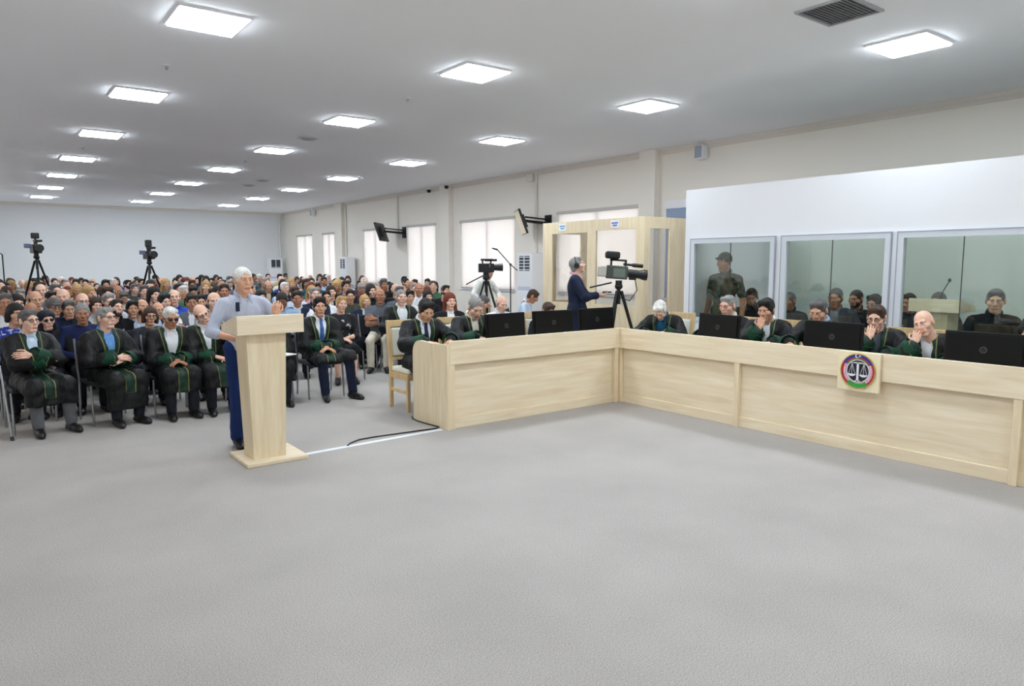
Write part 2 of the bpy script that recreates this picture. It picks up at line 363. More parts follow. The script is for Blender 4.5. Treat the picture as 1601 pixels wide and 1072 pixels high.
# emblem plaque
em = empty('emblem_plaque', (6.125, 3.05, 0.56), R_(-90)); tag(em, 'square pale wooden plaque with round scales of justice emblem on the desk front', 'emblem')
MB().box(-0.185, 0.185, -0.03, 0, 0, 0.345, 0.004).build('board', wood('plaque_wood', (243, 231, 200), (232, 214, 176), 'Z'), em)
def ring(a0, a1, r0, r1, y, th, n=24, cz=0.178):
    v = []; f = []
    for i in range(n+1):
        t = R_(a0+(a1-a0)*i/n)
        for r in (r0, r1):
            for yy in (y, y-th): v.append((r*math.sin(t), yy, cz+r*math.cos(t)))
    for i in range(n):
        o = 4*i; f += [(o+1, o+3, o+7, o+5), (o, o+4, o+6, o+2), (o+2, o+6, o+7, o+3), (o, o+1, o+5, o+4)]
    return v, f
def rings(name, spans, r0, r1, y, th, m):
    b = MB()
    for a0, a1 in spans: b.add(*ring(a0, a1, r0, r1, y, th))
    return b.build(name, m, em)
rings('rim', [(0, 360)], 0.148, 0.156, -0.03, 0.012, mat('emblem_gold', (196, 170, 90), 0.4, 0.4))
rings('blue_band', [(-62, 62)], 0.124, 0.148, -0.03, 0.009, mat('emblem_blue', (42, 50, 150), 0.5))
for _sp in ((62, 142), (-142, -62)): rings('red_band', [_sp], 0.130, 0.148, -0.03, 0.009, mat('emblem_red', (176, 30, 36), 0.5))
rings('red_arc', [(-60, 60)], 0.112, 0.124, -0.03, 0.009, mat('emblem_red', (176, 30, 36), 0.5))
rings('green_band', [(142, 218)], 0.112, 0.148, -0.03, 0.009, mat('emblem_green', (44, 150, 62), 0.5))
rings('green_arc', [(-58, 58)], 0.102, 0.112, -0.03, 0.009, mat('emblem_green', (44, 150, 62), 0.5))
for _sp in ((60, 142), (-142, -60)): rings('pink_field', [_sp], 0.102, 0.130, -0.03, 0.006, mat('emblem_pink', (214, 170, 190), 0.6))
EW = mat('emblem_white', (226, 226, 232), 0.45)
for s in (-1, 1):
    for k in range(7):
        t = R_(s*(66+k*12)); c = Vector((0.116*math.sin(t), -0.04, 0.178+0.116*math.cos(t)))
        MB().ball(c, 0.011, 8, (0.55, 0.4, 1)).build('laurel_leaf', mat('emblem_pink2', (236, 196, 214), 0.6), em)
MB().add(*ring(0, 360, 0.0, 0.102, -0.03, 0.004, 40)).build('field', mat('emblem_field', (22, 22, 34), 0.5), em)
rings('inner_ring', [(0, 360)], 0.096, 0.103, -0.03, 0.009, EW)
m = MB().box(-0.009, 0.009, -0.042, -0.034, 0.085, 0.255).box(-0.022, 0.022, -0.042, -0.034, 0.082, 0.096)
m.build('pillar', EW, em)
MB().prism([(-0.075, 0.238), (-0.04, 0.247), (0, 0.243), (0.04, 0.247), (0.075, 0.238), (0.04, 0.254), (0, 0.258), (-0.04, 0.254)], -0.042, -0.035, 'Y').build('beam', EW, em)
for s in (-1, 1):
    x = s*0.052
    b = MB()
    for dx in (-0.03, 0, 0.03): b.tube([(x, -0.038, 0.242), (x+dx, -0.038, 0.148)], 0.0018, 6)
    b.build('chain', EW, em)
    MB().prism([(x-0.036, 0.15), (x+0.036, 0.15), (x+0.026, 0.136), (x+0.01, 0.130), (x-0.01, 0.130), (x-0.026, 0.136)], -0.043, -0.035, 'Y').build('pan', EW, em)
cr = [(0.018*math.sin(R_(t)), 0.311+0.018*math.cos(R_(t))) for t in range(30, 340, 20)]
ci = [(0.004+0.0135*math.sin(R_(t)), 0.311+0.0135*math.cos(R_(t))) for t in range(330, 39, -20)]
MB().prism([(p[0]-0.008, p[1]) for p in cr+ci], -0.044, -0.038, 'Y').build('crescent', EW, em)
st = [((0.009 if k % 2 == 0 else 0.004)*math.sin(R_(22.5*k))+0.017, (0.009 if k % 2 == 0 else 0.004)*math.cos(R_(22.5*k))+0.311) for k in range(16)]
MB().prism(st, -0.044, -0.038, 'Y').build('star', EW, em)

# ------------------------------------------------------------------ lecterns
def lectern(label, loc, rz, mic=False):
    d = empty('lectern', loc, rz); tag(d, label, 'lectern')
    MB().box(-0.26, 0.26, -0.26, 0.26, 0.0, 0.035, 0.006).build('base', MAPLE_X, d)
    zb, zt = 0.035, 1.105
    v = []
    for z, x0, x1, y0, y1 in ((zb, -0.17, 0.10, -0.15, 0.12), (zt, -0.205, 0.125, -0.19, 0.12)):
        v += [(x0, y0, z), (x1, y0, z), (x1, y1, z), (x0, y1, z)]
    MB().add(v, [(0, 3, 2, 1), (4, 5, 6, 7), (0, 1, 5, 4), (1, 2, 6, 5), (2, 3, 7, 6), (3, 0, 4, 7)]).build('column', MAPLE_Z, d)
    MB().prism([(-0.25, 1.105), (0.22, 1.105), (0.22, 1.165), (-0.20, 1.258), (-0.25, 1.258)], -0.29, 0.26, 'X').build('top', MAPLE_X, d)
    return d
lectern('pale maple lectern on a square base in front of the standing speaker', (1.92, 6.09, 0), 0)
lectern('pale wooden lectern behind the right-hand glass of the white partition', (9.15, 3.6, 0), R_(-90))
o = empty('gooseneck_microphone', (9.1, 3.62, 1.24)); tag(o, 'thin black gooseneck microphone on the lectern behind glass', 'microphone')
MB().tube([(0, 0, 0), (0, -0.02, 0.1), (0, -0.08, 0.22)], 0.006, 8).build('neck', BLACK, o); MB().ball((0, -0.085, 0.235), 0.018, 10, (1, 1, 1.3)).build('head', BLACK, o); MB().tube([(0, 0, -0.03), (0, 0, 0.02)], 0.03, 14).build('foot', BLACK, o)

# tape and cable on the floor
structure(MB().prism([(2.2, 5.95), (2.2, 6.01), (3.66, 6.08), (3.66, 6.02)], 0.0, 0.003, 'Z').build('trim_3', mat('floor_tape', (226, 232, 242), 0.35)))
def pathz(pts, z): return [(x, y, z) for x, y in pts]
tag(MB().tube(pathz([(3.70, 6.74), (3.66, 6.66), (3.64, 6.5), (3.66, 6.3), (3.68, 6.14), (3.62, 6.1), (3.45, 6.12), (3.2, 6.14), (2.95, 6.16), (2.8, 6.15), (2.68, 6.08), (2.62, 6.01)], 0.008), 0.007, 8).build('floor_cable', BLACK), 'thin black cable lying along the white floor tape', 'cable')

# ------------------------------------------------------------------ monitors, laptops
def monitor(label, loc, rz, tilt=4):
    d = empty('monitor', loc, rz); tag(d, label, 'monitor', 'black monitors on the desk')
    M = Matrix.Translation((0, 0, 0.20)) @ Matrix.Rotation(R_(-tilt), 4, 'X')
    MB().box(-0.295, 0.295, -0.012, 0.012, -0.155, 0.155, 0.006, M).build('panel', mat('monitor_black', (9, 9, 10), 0.5, spec=0.25), d)
    MB().box(-0.285, 0.285, 0.012, 0.0135, -0.135, 0.148, M=M).build('screen', mat('screen_glass', (30, 34, 42), 0.15), d)
    MB().box(-0.27, 0.27, -0.022, -0.010, -0.115, 0.135, 0.006, M).build('back_shell', mat('monitor_back', (9, 9, 10), 0.55, spec=0.2), d)
    MB().box(-0.29, 0.29, -0.016, -0.012, -0.150, -0.128, M=M).build('chin_strip', DGREY, d)
    b = MB(); v, f = ring(0, 360, 0.021, 0.026, -0.022, 0.002, 28, 0.01); b.add([tuple(M @ Vector(p)) for p in v], f)
    for x in (-0.007, 0.005): b.add([tuple(M @ Vector(p)) for p in [(x-0.003, -0.0235, -0.004), (x, -0.0235, -0.004), (x+0.006, -0.0235, 0.024), (x+0.003, -0.0235, 0.024)]], [(0, 1, 2, 3)])
    b.build('logo', mat('logo_grey', (88, 88, 92), 0.4), d)
    sn = MB().box(-0.03, 0.03, -0.05, -0.022, 0.01, 0.075, 0.004).build('stand', DGREY, d)
    MB().box(-0.11, 0.11, -0.11, 0.07, 0.0, 0.012, 0.004).build('stand_foot', DGREY, sn)
    return d
monitor('black monitor in front of the grey-haired robed man, leftmost of the six', (4.78, 6.47, 0.76), R_(4))
monitor('black monitor second from the left, beside the standing cameraman', (5.52, 6.5, 0.76), R_(-6))
monitor('black monitor at the inner desk corner below the large video camera', (6.26, 6.52, 0.76), R_(-2))
monitor('black monitor in front of the grey-haired man in glasses on the long wing', (6.55, 4.86, 0.76), R_(-96))
monitor('black monitor directly behind the round emblem', (6.55, 3.54, 0.76), R_(-90))
monitor('black monitor cut by the right edge of the picture', (6.52, 2.24, 0.76), R_(-88))
def laptop(label, loc, rz, m, op=112):
    d = empty('laptop', loc, rz); tag(d, label, 'laptop')
    MB().box(-0.18, 0.18, -0.12, 0.12, 0, 0.016, 0.004).build('base', m, d)
    MB().box(-0.165, 0.165, -0.08, 0.06, 0.016, 0.018).build('keyboard', BLACK, d)
    M = Matrix.Translation((0, -0.12, 0.014)) @ Matrix.Rotation(R_(op-90), 4, 'X')
    MB().box(-0.18, 0.18, -0.006, 0.0, 0, 0.235, 0.002, M).build('lid', m, d)
    MB().box(-0.17, 0.17, 0.0, 0.001, 0.012, 0.225, M=M).build('screen', mat('screen_glass', (30, 34, 42), 0.15), d)
laptop('open dark laptop in front of the two leftmost robed men', (4.30, 6.42, 0.76), R_(3), mat('laptop_dark', (52, 50, 50), 0.45), 150)
laptop('open silver laptop at the long wing beside the light blue shirt', (6.5, 4.1, 0.76), R_(-90), mat('laptop_silver', (176, 178, 182), 0.35, 0.5), 152)
for x, y, rz, lb in [(6.62, 6.05, 20, 'under the head of the white-haired man at the corner'), (6.5, 2.86, -80, 'in front of the bald man')]:
    tag(MB().box(-0.105, 0.105, -0.148, 0.148, 0, 0.006).build('paper_sheet', mat('paper', (236, 236, 238), 0.7), None, (x, y, 0.761), R_(rz)), 'white papers on the desk '+lb, 'paper')

# ------------------------------------------------------------------ chairs
def wooden_chair(label, loc, rz):
    d = empty('wooden_chair', loc, rz); tag(d, label, 'chair', 'padded wooden chairs behind the desk')
    CW = wood('chair_wood', (226, 198, 150), (206, 172, 122), 'Z')
    for s in (-1, 1):
        MB().box(s*0.2-0.02, s*0.2+0.02, -0.22, -0.18, 0, 0.43, 0.005).build('leg', CW, d)
        MB().prism([(0.2, 0.0), (0.24, 0.0), (0.225, 0.45), (0.29, 1.02), (0.25, 1.02), (0.185, 0.45)], s*0.2-0.02, s*0.2+0.02, 'X').build('leg', CW, d)
        MB().box(s*0.2-0.012, s*0.2+0.012, -0.18, 0.2, 0.2, 0.235).build('stretcher', CW, d)
    MB().box(-0.18, 0.18, -0.215, -0.19, 0.36, 0.43).box(-0.18, 0.18, 0.19, 0.215, 0.36, 0.43).box(-0.215, -0.19, -0.18, 0.19, 0.36, 0.43).box(0.19, 0.215, -0.18, 0.19, 0.36, 0.43).build('seat_frame', CW, d)
    MB().box(-0.205, 0.205, -0.215, 0.19, 0.43, 0.49, 0.02).build('seat', CREAM, d)
    M = Matrix.Translation((0, 0.225, 0.5)) @ Matrix.Rotation(R_(-6.5), 4, 'X')
    MB().box(-0.18, 0.18, -0.02, 0.02, 0.44, 0.52, 0.006, M).build('top_rail', CW, d)
    MB().box(-0.18, 0.18, -0.015, 0.015, 0.05, 0.09, 0.004, M).build('lower_rail', CW, d)
    MB().box(-0.165, 0.165, -0.028, 0.022, 0.1, 0.43, 0.018, M).build('back_pad', CREAM, d)
    return d
WCH = [(4.0, 7.2, 0, 'under the robed man at the desk end'), (4.71, 7.22, 0, 'under the grey-haired robed man of the short wing'), (5.4, 7.28, 0, 'empty, between the two left monitors'), (6.05, 7.25, 0, 'behind the second monitor of the short wing'),
       (7.3, 6.22, -90, 'under the white-haired man at the inner corner'), (7.32, 5.2, -90, 'under the man in red-rimmed glasses'), (7.3, 4.68, -90, 'under the black-haired man with yellow collar trim'),
       (7.3, 4.02, -90, 'under the man in the light blue shirt'), (7.3, 3.42, -90, 'under the man holding his mouth'), (7.3, 2.86, -90, 'under the bald man'), (7.3, 2.14, -90, 'at the right edge of the picture')]
for x, y, a, lb in WCH: wooden_chair('maple chair with cream padding '+lb, (x, y, 0), R_(a))

def make_audience_chair():
    d = empty('folding_chair', (0, 0, 0))
    FB = mat('chair_fabric', (36, 38, 46), 0.8, bump=0.2, bscale=60)
    MB().box(-0.22, 0.22, -0.22, 0.2, 0.41, 0.455, 0.015).build('seat', FB, d)
    M = Matrix.Translation((0, 0.21, 0.46)) @ Matrix.Rotation(R_(-9), 4, 'X')
    MB().box(-0.21, 0.21, -0.016, 0.016, 0.08, 0.40, 0.012, M).build('backrest', FB, d)
    for s in (-1, 1):
        MB().tube([(s*0.225, -0.24, 0.0), (s*0.225, -0.21, 0.42)], 0.012, 8).build('leg', CHROME, d)
        MB().tube([(s*0.225, 0.24, 0.0), (s*0.225, 0.19, 0.42), (s*0.225, 0.22, 0.55), (s*0.225, 0.275, 0.88)], 0.012, 8).build('leg', CHROME, d)
    return d
ACH = make_audience_chair(); _ach_first = [True]
def audience_chair(loc, rz, label):
    if _ach_first[0]: d = ACH; _ach_first[0] = False
    else: d = copy_tree(ACH)
    d.location = loc; d.rotation_euler = (0, 0, rz); tag(d, label, 'chair', 'chairs of the audience')
    return d

# ------------------------------------------------------------------ wooden interpreter booth
bo = empty('interpreter_booth', (8.6, 7.87, 0)); tag(bo, 'pale wooden interpreter booth with window openings behind the cameraman', 'booth')
BL = 2.56; BD = 1.25; BH = 2.43
def slab(name, holes, L, H, th, M, material):
    xs = sorted({0, L, *[h[0] for h in holes], *[h[1] for h in holes]}); b = MB()
    for a, c in zip(xs[:-1], xs[1:]):
        hh = [h for h in holes if h[0] <= a and h[1] >= c]
        if hh: b.box(a, c, 0, th, 0, hh[0][2], M=M); b.box(a, c, 0, th, hh[0][3], H, M=M)
        else: b.box(a, c, 0, th, 0, H, M=M)
    return b.build(name, material, bo)
MF = Matrix(((0, 1, 0, 0), (1, 0, 0, 0), (0, 0, 1, 0), (0, 0, 0, 1)))          # local x -> Y, local y -> X
slab('front_wall', [(0.18, 1.13, 0.97, 2.24), (1.34, 2.29, 0.97, 2.22)], BL, BH, 0.04, MF, MAPLE_Z)
slab('side_wall', [(0.10, 0.58, 0.97, 2.245)], BD-0.04, BH, 0.04, Matrix.Translation((0.04, 0, 0)), MAPLE_Z)
slab('far_wall', [(0.26, 0.91, 0.97, 2.24)], BD-0.04, BH, 0.04, Matrix.Translation((0.04, BL-0.04, 0)), MAPLE_Z)
BG = glass('booth_glass', (246, 245, 243), 0.0)
for a, c, z1 in ((0.18, 1.13, 2.24), (1.34, 2.29, 2.22)): MB().box(0.018, 0.024, a, c, 0.97, z1).build('pane', BG, bo)
MB().box(0.14, 0.62, 0.018, 0.024, 0.97, 2.245).build('pane', BG, bo)
MB().box(0.04, 0.5, 0.04, BL-0.04, 0.72, 0.75).build('counter', MAPLE_Y, bo)
MB().box(0.62, 0.66, 0.04, BL-0.04, 0, 0.9).build('divider', MAPLE_Z, bo)
for y, cm, lb in ((2.0, (84, 150, 196), 'left'), (0.66, (60, 84, 190), 'right')):
    o = empty('paper_sign', (8.597, 7.87+y, 2.335)); tag(o, 'small white paper sign with blue lettering above the %s booth window' % lb, 'sign', 'paper signs on the booth')
    MB().box(-0.003, 0, -0.1, 0.1, -0.065, 0.065, 0.0).build('sheet', mat('paper', (236, 236, 238), 0.7), o)
    for k, (a, zz) in enumerate(((0.075, 0.018), (0.05, -0.022))): MB().box(-0.005, -0.003, -a, a, zz-0.011, zz+0.011).build('lettering', mat('sign_blue_'+lb, cm, 0.6), o)

# ------------------------------------------------------------------ white partition with windows (glass dock)
GX, GT, GH = 8.1, 0.09, 2.705
wins = [(5.19, 6.51), (3.76, 5.09), (2.36, 3.68), (0.95, 2.27)]
gp = empty('wall_partition', (GX, 0, 0)); structure(gp)
b = MB(); cur = -0.6
for a, c in sorted(wins):
    b.box(0, GT, cur, a, 0, GH); b.box(0, GT, a, c, 0, 0.86); b.box(0, GT, a, c, 2.01, GH); cur = c
b.box(0, GT, cur, 6.63, 0, GH).build('panel', PANELW, gp)
DG = glass('dock_glass', (243, 248, 245), 0.012)
for a, c in wins:
    f = MB()
    f.box(-0.025, 0.05, a, a+0.06, 0.86, 2.01).box(-0.025, 0.05, c-0.06, c, 0.86, 2.01).box(-0.025, 0.05, a+0.06, c-0.06, 1.95, 2.01).box(-0.025, 0.05, a+0.06, c-0.06, 0.86, 0.92)
    fo = f.build('window_frame', FRAMEW, gp)
    e = MB().box(-0.028, -0.002, a-0.012, a, 0.85, 2.022).box(-0.028, -0.002, c, c+0.012, 0.85, 2.022).box(-0.028, -0.002, a, c, 2.01, 2.022)
    e.build('frame_edge', GREYT, fo)
    mid = (a+c)/2+0.02
    MB().box(0.01, 0.018, a+0.06, mid-0.003, 0.92, 1.95).build('pane', DG, gp); MB().box(0.01, 0.018, mid+0.003, c-0.06, 0.92, 1.95).build('pane', DG, gp)
    MB().box(0.008, 0.02, mid-0.003, mid+0.003, 0.92, 1.95).build('pane_joint', DGREY, gp)
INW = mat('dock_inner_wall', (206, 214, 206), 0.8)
structure(MB().box(GX+GT, XR-0.3, 6.55, 6.63, 0, GH).build('wall_dock_side', PANELW))
structure(MB().box(10.2, 10.26, -0.6, 6.55, 0, GH).build('wall_dock_back', INW))
structure(MB().box(GX+GT, 10.2, -0.68, -0.6, 0, GH).build('wall_dock_end', PANELW))
tag(MB().box(8.45, 8.52, 5.25, 6.0, 0.72, 1.1, 0.006).build('dock_screen', BLACK), 'black screen standing behind the glass between the first two windows', 'screen') if False else None

# ------------------------------------------------------------------ air conditioners
def aircon(label, loc, rz, grid):
    d = empty('floor_air_conditioner', loc, rz); tag(d, label, 'air conditioner', 'tall white air conditioners')
    MB().box(-0.3, 0.3, 0, 0.36, 0.06, 1.93, 0.02).build('cabinet', ACW, d); MB().box(-0.29, 0.29, 0.02, 0.34, 0, 0.06).build('base', DGREY, d)
    MB().box(-0.29, 0.29, -0.012, 0.0, 0.08, 1.0, 0.004).build('lower_panel', ACW, d)
    MB().box(-0.25, 0.25, -0.006, 0.0, 1.03, 1.12).build('control_strip', mat('strip_grey', (196, 204, 222), 0.4), d)
    MB().box(-0.2, 0.2, -0.004, 0.0, 1.5, 1.86).build('outlet', mat('outlet_dark', (54, 62, 74), 0.6), d)
    for k in range(grid): MB().box(-0.2, 0.2, -0.016, -0.004, 1.53+k*0.30/max(1, grid-1)-0.01, 1.53+k*0.30/max(1, grid-1)+0.01).build('louver', ACW, d)
    MB().box(-0.012, 0.012, -0.018, -0.004, 1.5, 1.86).build('louver', ACW, d)
    return d
aircon('tall white floor air conditioner beside the wooden booth', (10.62, 13.59, 0), R_(-90), 5)
aircon('tall white floor air conditioner beside the far windows', (10.62, 24.35, 0), R_(-90), 5)
aircon('tall white floor air conditioner with dark square outlets in the far corner', (10.55, 31.38, 0), 0, 1)

# ------------------------------------------------------------------ wall screens on arms
def wall_tv(label, c, nrm, tilt, face, side):
    d = empty('wall_television', c, 0); tag(d, label, 'television')
    a = math.atan2(nrm[1], nrm[0])
    M = Matrix.Rotation(a, 4, 'Z') @ Matrix.Rotation(R_(tilt), 4, 'Y')          # local +x = screen normal
    MB().box(-0.03, 0.025, -0.5, 0.5, -0.3, 0.3, 0.008, M).build('housing', side, d)
    MB().box(0.0255, 0.028, -0.48, 0.48, -0.28, 0.28, M=M).build('screen', face, d)
    MB().box(-0.1, -0.03, -0.2, 0.2, -0.16, 0.16, 0.01, M).build('back_box', BLACK, d)
    w0 = Vector((XR-c[0], -0.25, -0.02))
    p = M @ Vector((-0.1, 0, 0))
    MB().tube([p, (p+w0)/2+Vector((0, 0.05, 0)), w0], 0.035, 8).tube([p+Vector((0, 0, 0.09)), w0+Vector((0, 0, 0.09))], 0.02, 8).build('arm', BLACKM, d)
    MB().box(w0.x-0.03, w0.x, w0.y-0.12, w0.y+0.12, w0.z-0.16, w0.z+0.2, 0.005).build('wall_plate', BLACKM, d)
wall_tv('television on a wall arm with pale cream screen above the air conditioner', (10.45, 13.5, 2.66), (-0.80, 0.50), 20, mat('pale_screen', (226, 210, 168), 0.3), BLACK)
wall_tv('black television on a wall arm between far windows', (10.4, 20.75, 2.68), (-0.80, 0.72), 18, BLACK, BLACK)

# ------------------------------------------------------------------ tripods, cameras, microphones
def tripod(d, h, spread, twist=0.0, col=None, rr=0.016):
    m = col or BLACKM
    for k in range(3):
        a = twist+k*2*math.pi/3; fx, fy = spread*math.cos(a), spread*math.sin(a)
        l = MB().tube([(0.04*math.cos(a), 0.04*math.sin(a), h-0.1), (fx*0.55, fy*0.55, h*0.45)], rr*1.25, 8).tube([(fx*0.5, fy*0.5, h*0.5), (fx, fy, 0.02)], rr*0.85, 8)
        lo = l.build('leg', m, d)
        MB().ball((fx*0.55, fy*0.55, h*0.45), rr*2.0, 8).build('leg_clamp', BLACK, lo)
        MB().tube([(0, 0, h*0.35), (fx*0.62, fy*0.62, h*0.38)], 0.007, 6).build('spreader', m, d)
    MB().tube([(0, 0, h-0.3), (0, 0, h-0.04)], 0.03, 12).build('center_column', BLACK, d)
    MB().ball((0, 0, h-0.03), 0.065, 12, (1, 1, 0.8)).tube([(0, 0, h-0.03), (0, 0, h+0.06)], 0.05, 12).build('fluid_head', BLACK, d)
def small_camera(d, z, a, s=1.0):
    M = Matrix.Rotation(a, 4, 'Z')                                             # lens along local -Y
    def bx(*q, b=0.008): return MB().box(*[v*s for v in q[:4]], z+q[4]*s, z+q[5]*s, b*s, M)
    bx(-0.07, 0.07, -0.14, 0.14, 0, 0.16).build('camera_body', BLACK, d)
    MB().tube([M @ Vector((0, -0.13*s, z+0.09*s)), M @ Vector((0, -0.30*s, z+0.09*s))], 0.055*s, 14, r2=0.07*s).build('lens', BLACK, d)
    bx(-0.02, 0.02, -0.12, 0.1, 0.21, 0.245).build('handle', BLACK, d)
    bx(-0.015, 0.015, -0.1, -0.07, 0.16, 0.22).build('handle_post', BLACK, d); bx(-0.015, 0.015, 0.05, 0.08, 0.16, 0.22).build('handle_post', BLACK, d)
    bx(-0.19, -0.08, -0.06, -0.04, 0.09, 0.17).build('flip_screen', mat('flip_screen', (96, 100, 128), 0.4), d)
    MB().tube([M @ Vector((0.05*s, -0.2*s, z+0.22*s)), M @ Vector((0.05*s, 0.02*s, z+0.22*s))], 0.022*s, 10).build('camera_microphone', BLACK, d)
    MB().tube([M @ Vector((0.03, 0.02, z-0.04)), M @ Vector((0.12, 0.36, z-0.22))], 0.011, 8).build('pan_handle', BLACK, d)
for x, y, top, lb, tw in [(1.08, 19.45, 1.93, 'leftmost, before the far wall', 0.5), (3.40, 19.45, 1.80, 'second from left, before the far wall', 0.2)]:
    d = empty('tripod_camera', (x, y, 0)); tag(d, 'video camera on tall tripod above the crowd, '+lb, 'camera')
    tripod(d, top-0.06, 0.62, tw, rr=0.019); small_camera(d, top, R_(8), 1.25)
    if top > 1.85: MB().box(-0.08, 0.08, -0.08, 0.08, top+0.33, top+0.46, 0.02).tube([(0, 0, top+0.2), (0, 0, top+0.35)], 0.02, 8).build('receiver_box', BLACK, d)
    else: MB().box(-0.07, 0.07, -0.07, 0.07, top+0.30, top+0.47, 0.02).tube([(0, 0, top+0.2), (0, 0, top+0.32)], 0.02, 8).build('receiver_box', BLACK, d)
d = empty('microphone_stand', (0.45, 19.5, 0)); tag(d, 'thin black microphone stand at the left edge of the picture', 'microphone stand')
MB().tube([(0, 0, 0), (0, 0, 1.9)], 0.014, 8).build('pole', BLACKM, d); MB().tube([(0, 0, 1.9), (-0.12, 0, 1.98)], 0.012, 8).build('boom', BLACKM, d); MB().tube([(0, 0, 0), (0, 0, 0.03)], 0.16, 20).build('base', BLACKM, d)
d = empty('tripod_camera', (7.33, 10.5, 0)); tag(d, 'black video camera on a tripod in front of the cream shirt by the window', 'camera')
tripod(d, 1.46, 0.5, 0.9); small_camera(d, 1.52, R_(60), 1.0)
d = empty('microphone_stand', (7.88, 10.5, 0)); tag(d, 'black boom microphone stand beside the tripod by the window', 'microphone stand')
MB().tube([(0, 0, 0), (0, 0, 1.68)], 0.011, 8).build('pole', BLACKM, d); MB().tube([(0.16, 0, 1.55), (0, 0, 1.66), (-0.30, 0, 1.93)], 0.009, 8).build('boom', BLACKM, d)
MB().tube([(-0.30, 0, 1.93), (-0.40, 0.02, 1.955)], 0.016, 10, r2=0.011).build('microphone', BLACK, d); MB().ball((0, 0, 1.66), 0.025, 10).build('boom_clamp', BLACK, d)
for k in range(3): MB().tube([(0, 0, 0.14), (0.28*math.cos(k*2.1+0.3), 0.28*math.sin(k*2.1+0.3), 0.012)], 0.009, 8).build('leg', BLACKM, d)
# large shoulder camera of the standing cameraman, lens towards the picture's right
d = empty('broadcast_camera', (7.78, 7.62, 0)); tag(d, 'large black broadcast camera with round lens on a tripod beside the cameraman', 'camera')
tripod(d, 1.36, 0.42, 1.2, rr=0.02)
M = Matrix.Translation((0, 0, 1.44)) @ Matrix.Rotation(R_(52), 4, 'Z') @ Matrix.Rotation(R_(4), 4, 'X')     # lens along local -Y
GRN = mat('camera_grey_green', (70, 76, 72), 0.45)
MB().box(-0.075, 0.075, -0.12, 0.20, 0.0, 0.20, 0.014, M).build('camera_body', GRN, d)
MB().box(-0.08, -0.075, -0.08, 0.10, 0.03, 0.16, M=M).build('side_panel', mat('camera_side_panel', (104, 118, 106), 0.35), d)
MB().box(-0.07, 0.07, 0.20, 0.33, 0.02, 0.18, 0.015, M).build('battery', mat('battery_white', (190, 186, 178), 0.5), d)
MB().tube([M @ Vector((0, -0.12, 0.10)), M @ Vector((0, -0.30, 0.09))], 0.062, 18).tube([M @ Vector((0, -0.30, 0.09)), M @ Vector((0, -0.37, 0.088))], 0.062, 18, r2=0.078).tube([M @ Vector((0, -0.37, 0.088)), M @ Vector((0, -0.42, 0.087))], 0.08, 18).build('lens', BLACK, d)
MB().box(-0.03, 0.03, -0.26, -0.15, 0.0, 0.05, 0.01, M).build('lens_grip', BLACK, d)
MB().box(-0.02, 0.02, -0.10, 0.16, 0.27, 0.30, 0.01, M).box(-0.018, 0.018, -0.10, -0.07, 0.2, 0.28, 0.004, M).box(-0.018, 0.018, 0.12, 0.15, 0.2, 0.28, 0.004, M).build('top_handle', BLACK, d)
MB().box(-0.13, 0.03, 0.02, 0.24, 0.30, 0.41, 0.03, M).build('viewfinder_hood', BLACK, d)
MB().tube([M @ Vector((0.07, -0.34, 0.22)), M @ Vector((0.07, -0.06, 0.23))], 0.02, 10).build('camera_microphone', BLACK, d)
MB().tube([M @ Vector((0.07, -0.36, 0.22)), M @ Vector((0.07, -0.2, 0.225))], 0.03, 12).build('wind_foam', BLACK, d)
MB().tube([M @ Vector((0.02, 0.1, -0.06)), M @ Vector((0.1, 0.42, -0.16))], 0.012, 8).build('pan_handle', BLACK, d)
MB().tube([M @ Vector((0.05, -0.25, 0.02)), M @ Vector((0.05, -0.30, -0.15)), M @ Vector((0.05, -0.2, -0.32)), M @ Vector((0.02, -0.05, -0.28))], 0.007, 8).build('camera_cable', BLACK, d)
# ------------------------------------------------------------------ people: smooth implicit surfaces meshed with surface nets
A_ = lambda *p: np.array(p, dtype=np.float64)
def cone(a, b, ra, rb): return ('c', A_(*a), A_(*b), float(ra), float(rb))
def ell(c, r, M=None): return ('e', A_(*c), A_(*r), M)
def xf(prims, Rm, t, s=1.0):
    out = []
    for p in prims:
        if p[0] == 'c': out.append(('c', Rm @ p[1]*s+t, Rm @ p[2]*s+t, p[3]*s, p[4]*s))
        else: out.append(('e', Rm @ p[1]*s+t, p[2]*s, Rm if p[3] is None else Rm @ p[3]))
    return out
def pbox(p):
    if p[0] == 'c': return np.minimum(p[1]-p[3], p[2]-p[4]), np.maximum(p[1]+p[3], p[2]+p[4])
    r = p[2] if p[3] is None else np.sqrt((p[3]**2) @ (p[2]**2))
    return p[1]-r, p[1]+r
def pdist(p, X, Y, Z):
    if p[0] == 'c':
        a, b = p[1], p[2]; d = b-a; L = float(d @ d)+1e-12
        x, y, z = X-a[0], Y-a[1], Z-a[2]
        t = np.clip((x*d[0]+y*d[1]+z*d[2])/L, 0, 1)
        return np.sqrt((x-t*d[0])**2+(y-t*d[1])**2+(z-t*d[2])**2)-(p[3]+(p[4]-p[3])*t)
    x, y, z = X-p[1][0], Y-p[1][1], Z-p[1][2]
    if p[3] is not None:
        M = p[3]; x, y, z = M[0, 0]*x+M[1, 0]*y+M[2, 0]*z, M[0, 1]*x+M[1, 1]*y+M[2, 1]*z, M[0, 2]*x+M[1, 2]*y+M[2, 2]*z
    r = p[2]
    k0 = np.sqrt((x/r[0])**2+(y/r[1])**2+(z/r[2])**2); k1 = np.sqrt((x/r[0]**2)**2+(y/r[1]**2)**2+(z/r[2]**2)**2)
    return k0*(k0-1)/np.maximum(k1, 1e-6)
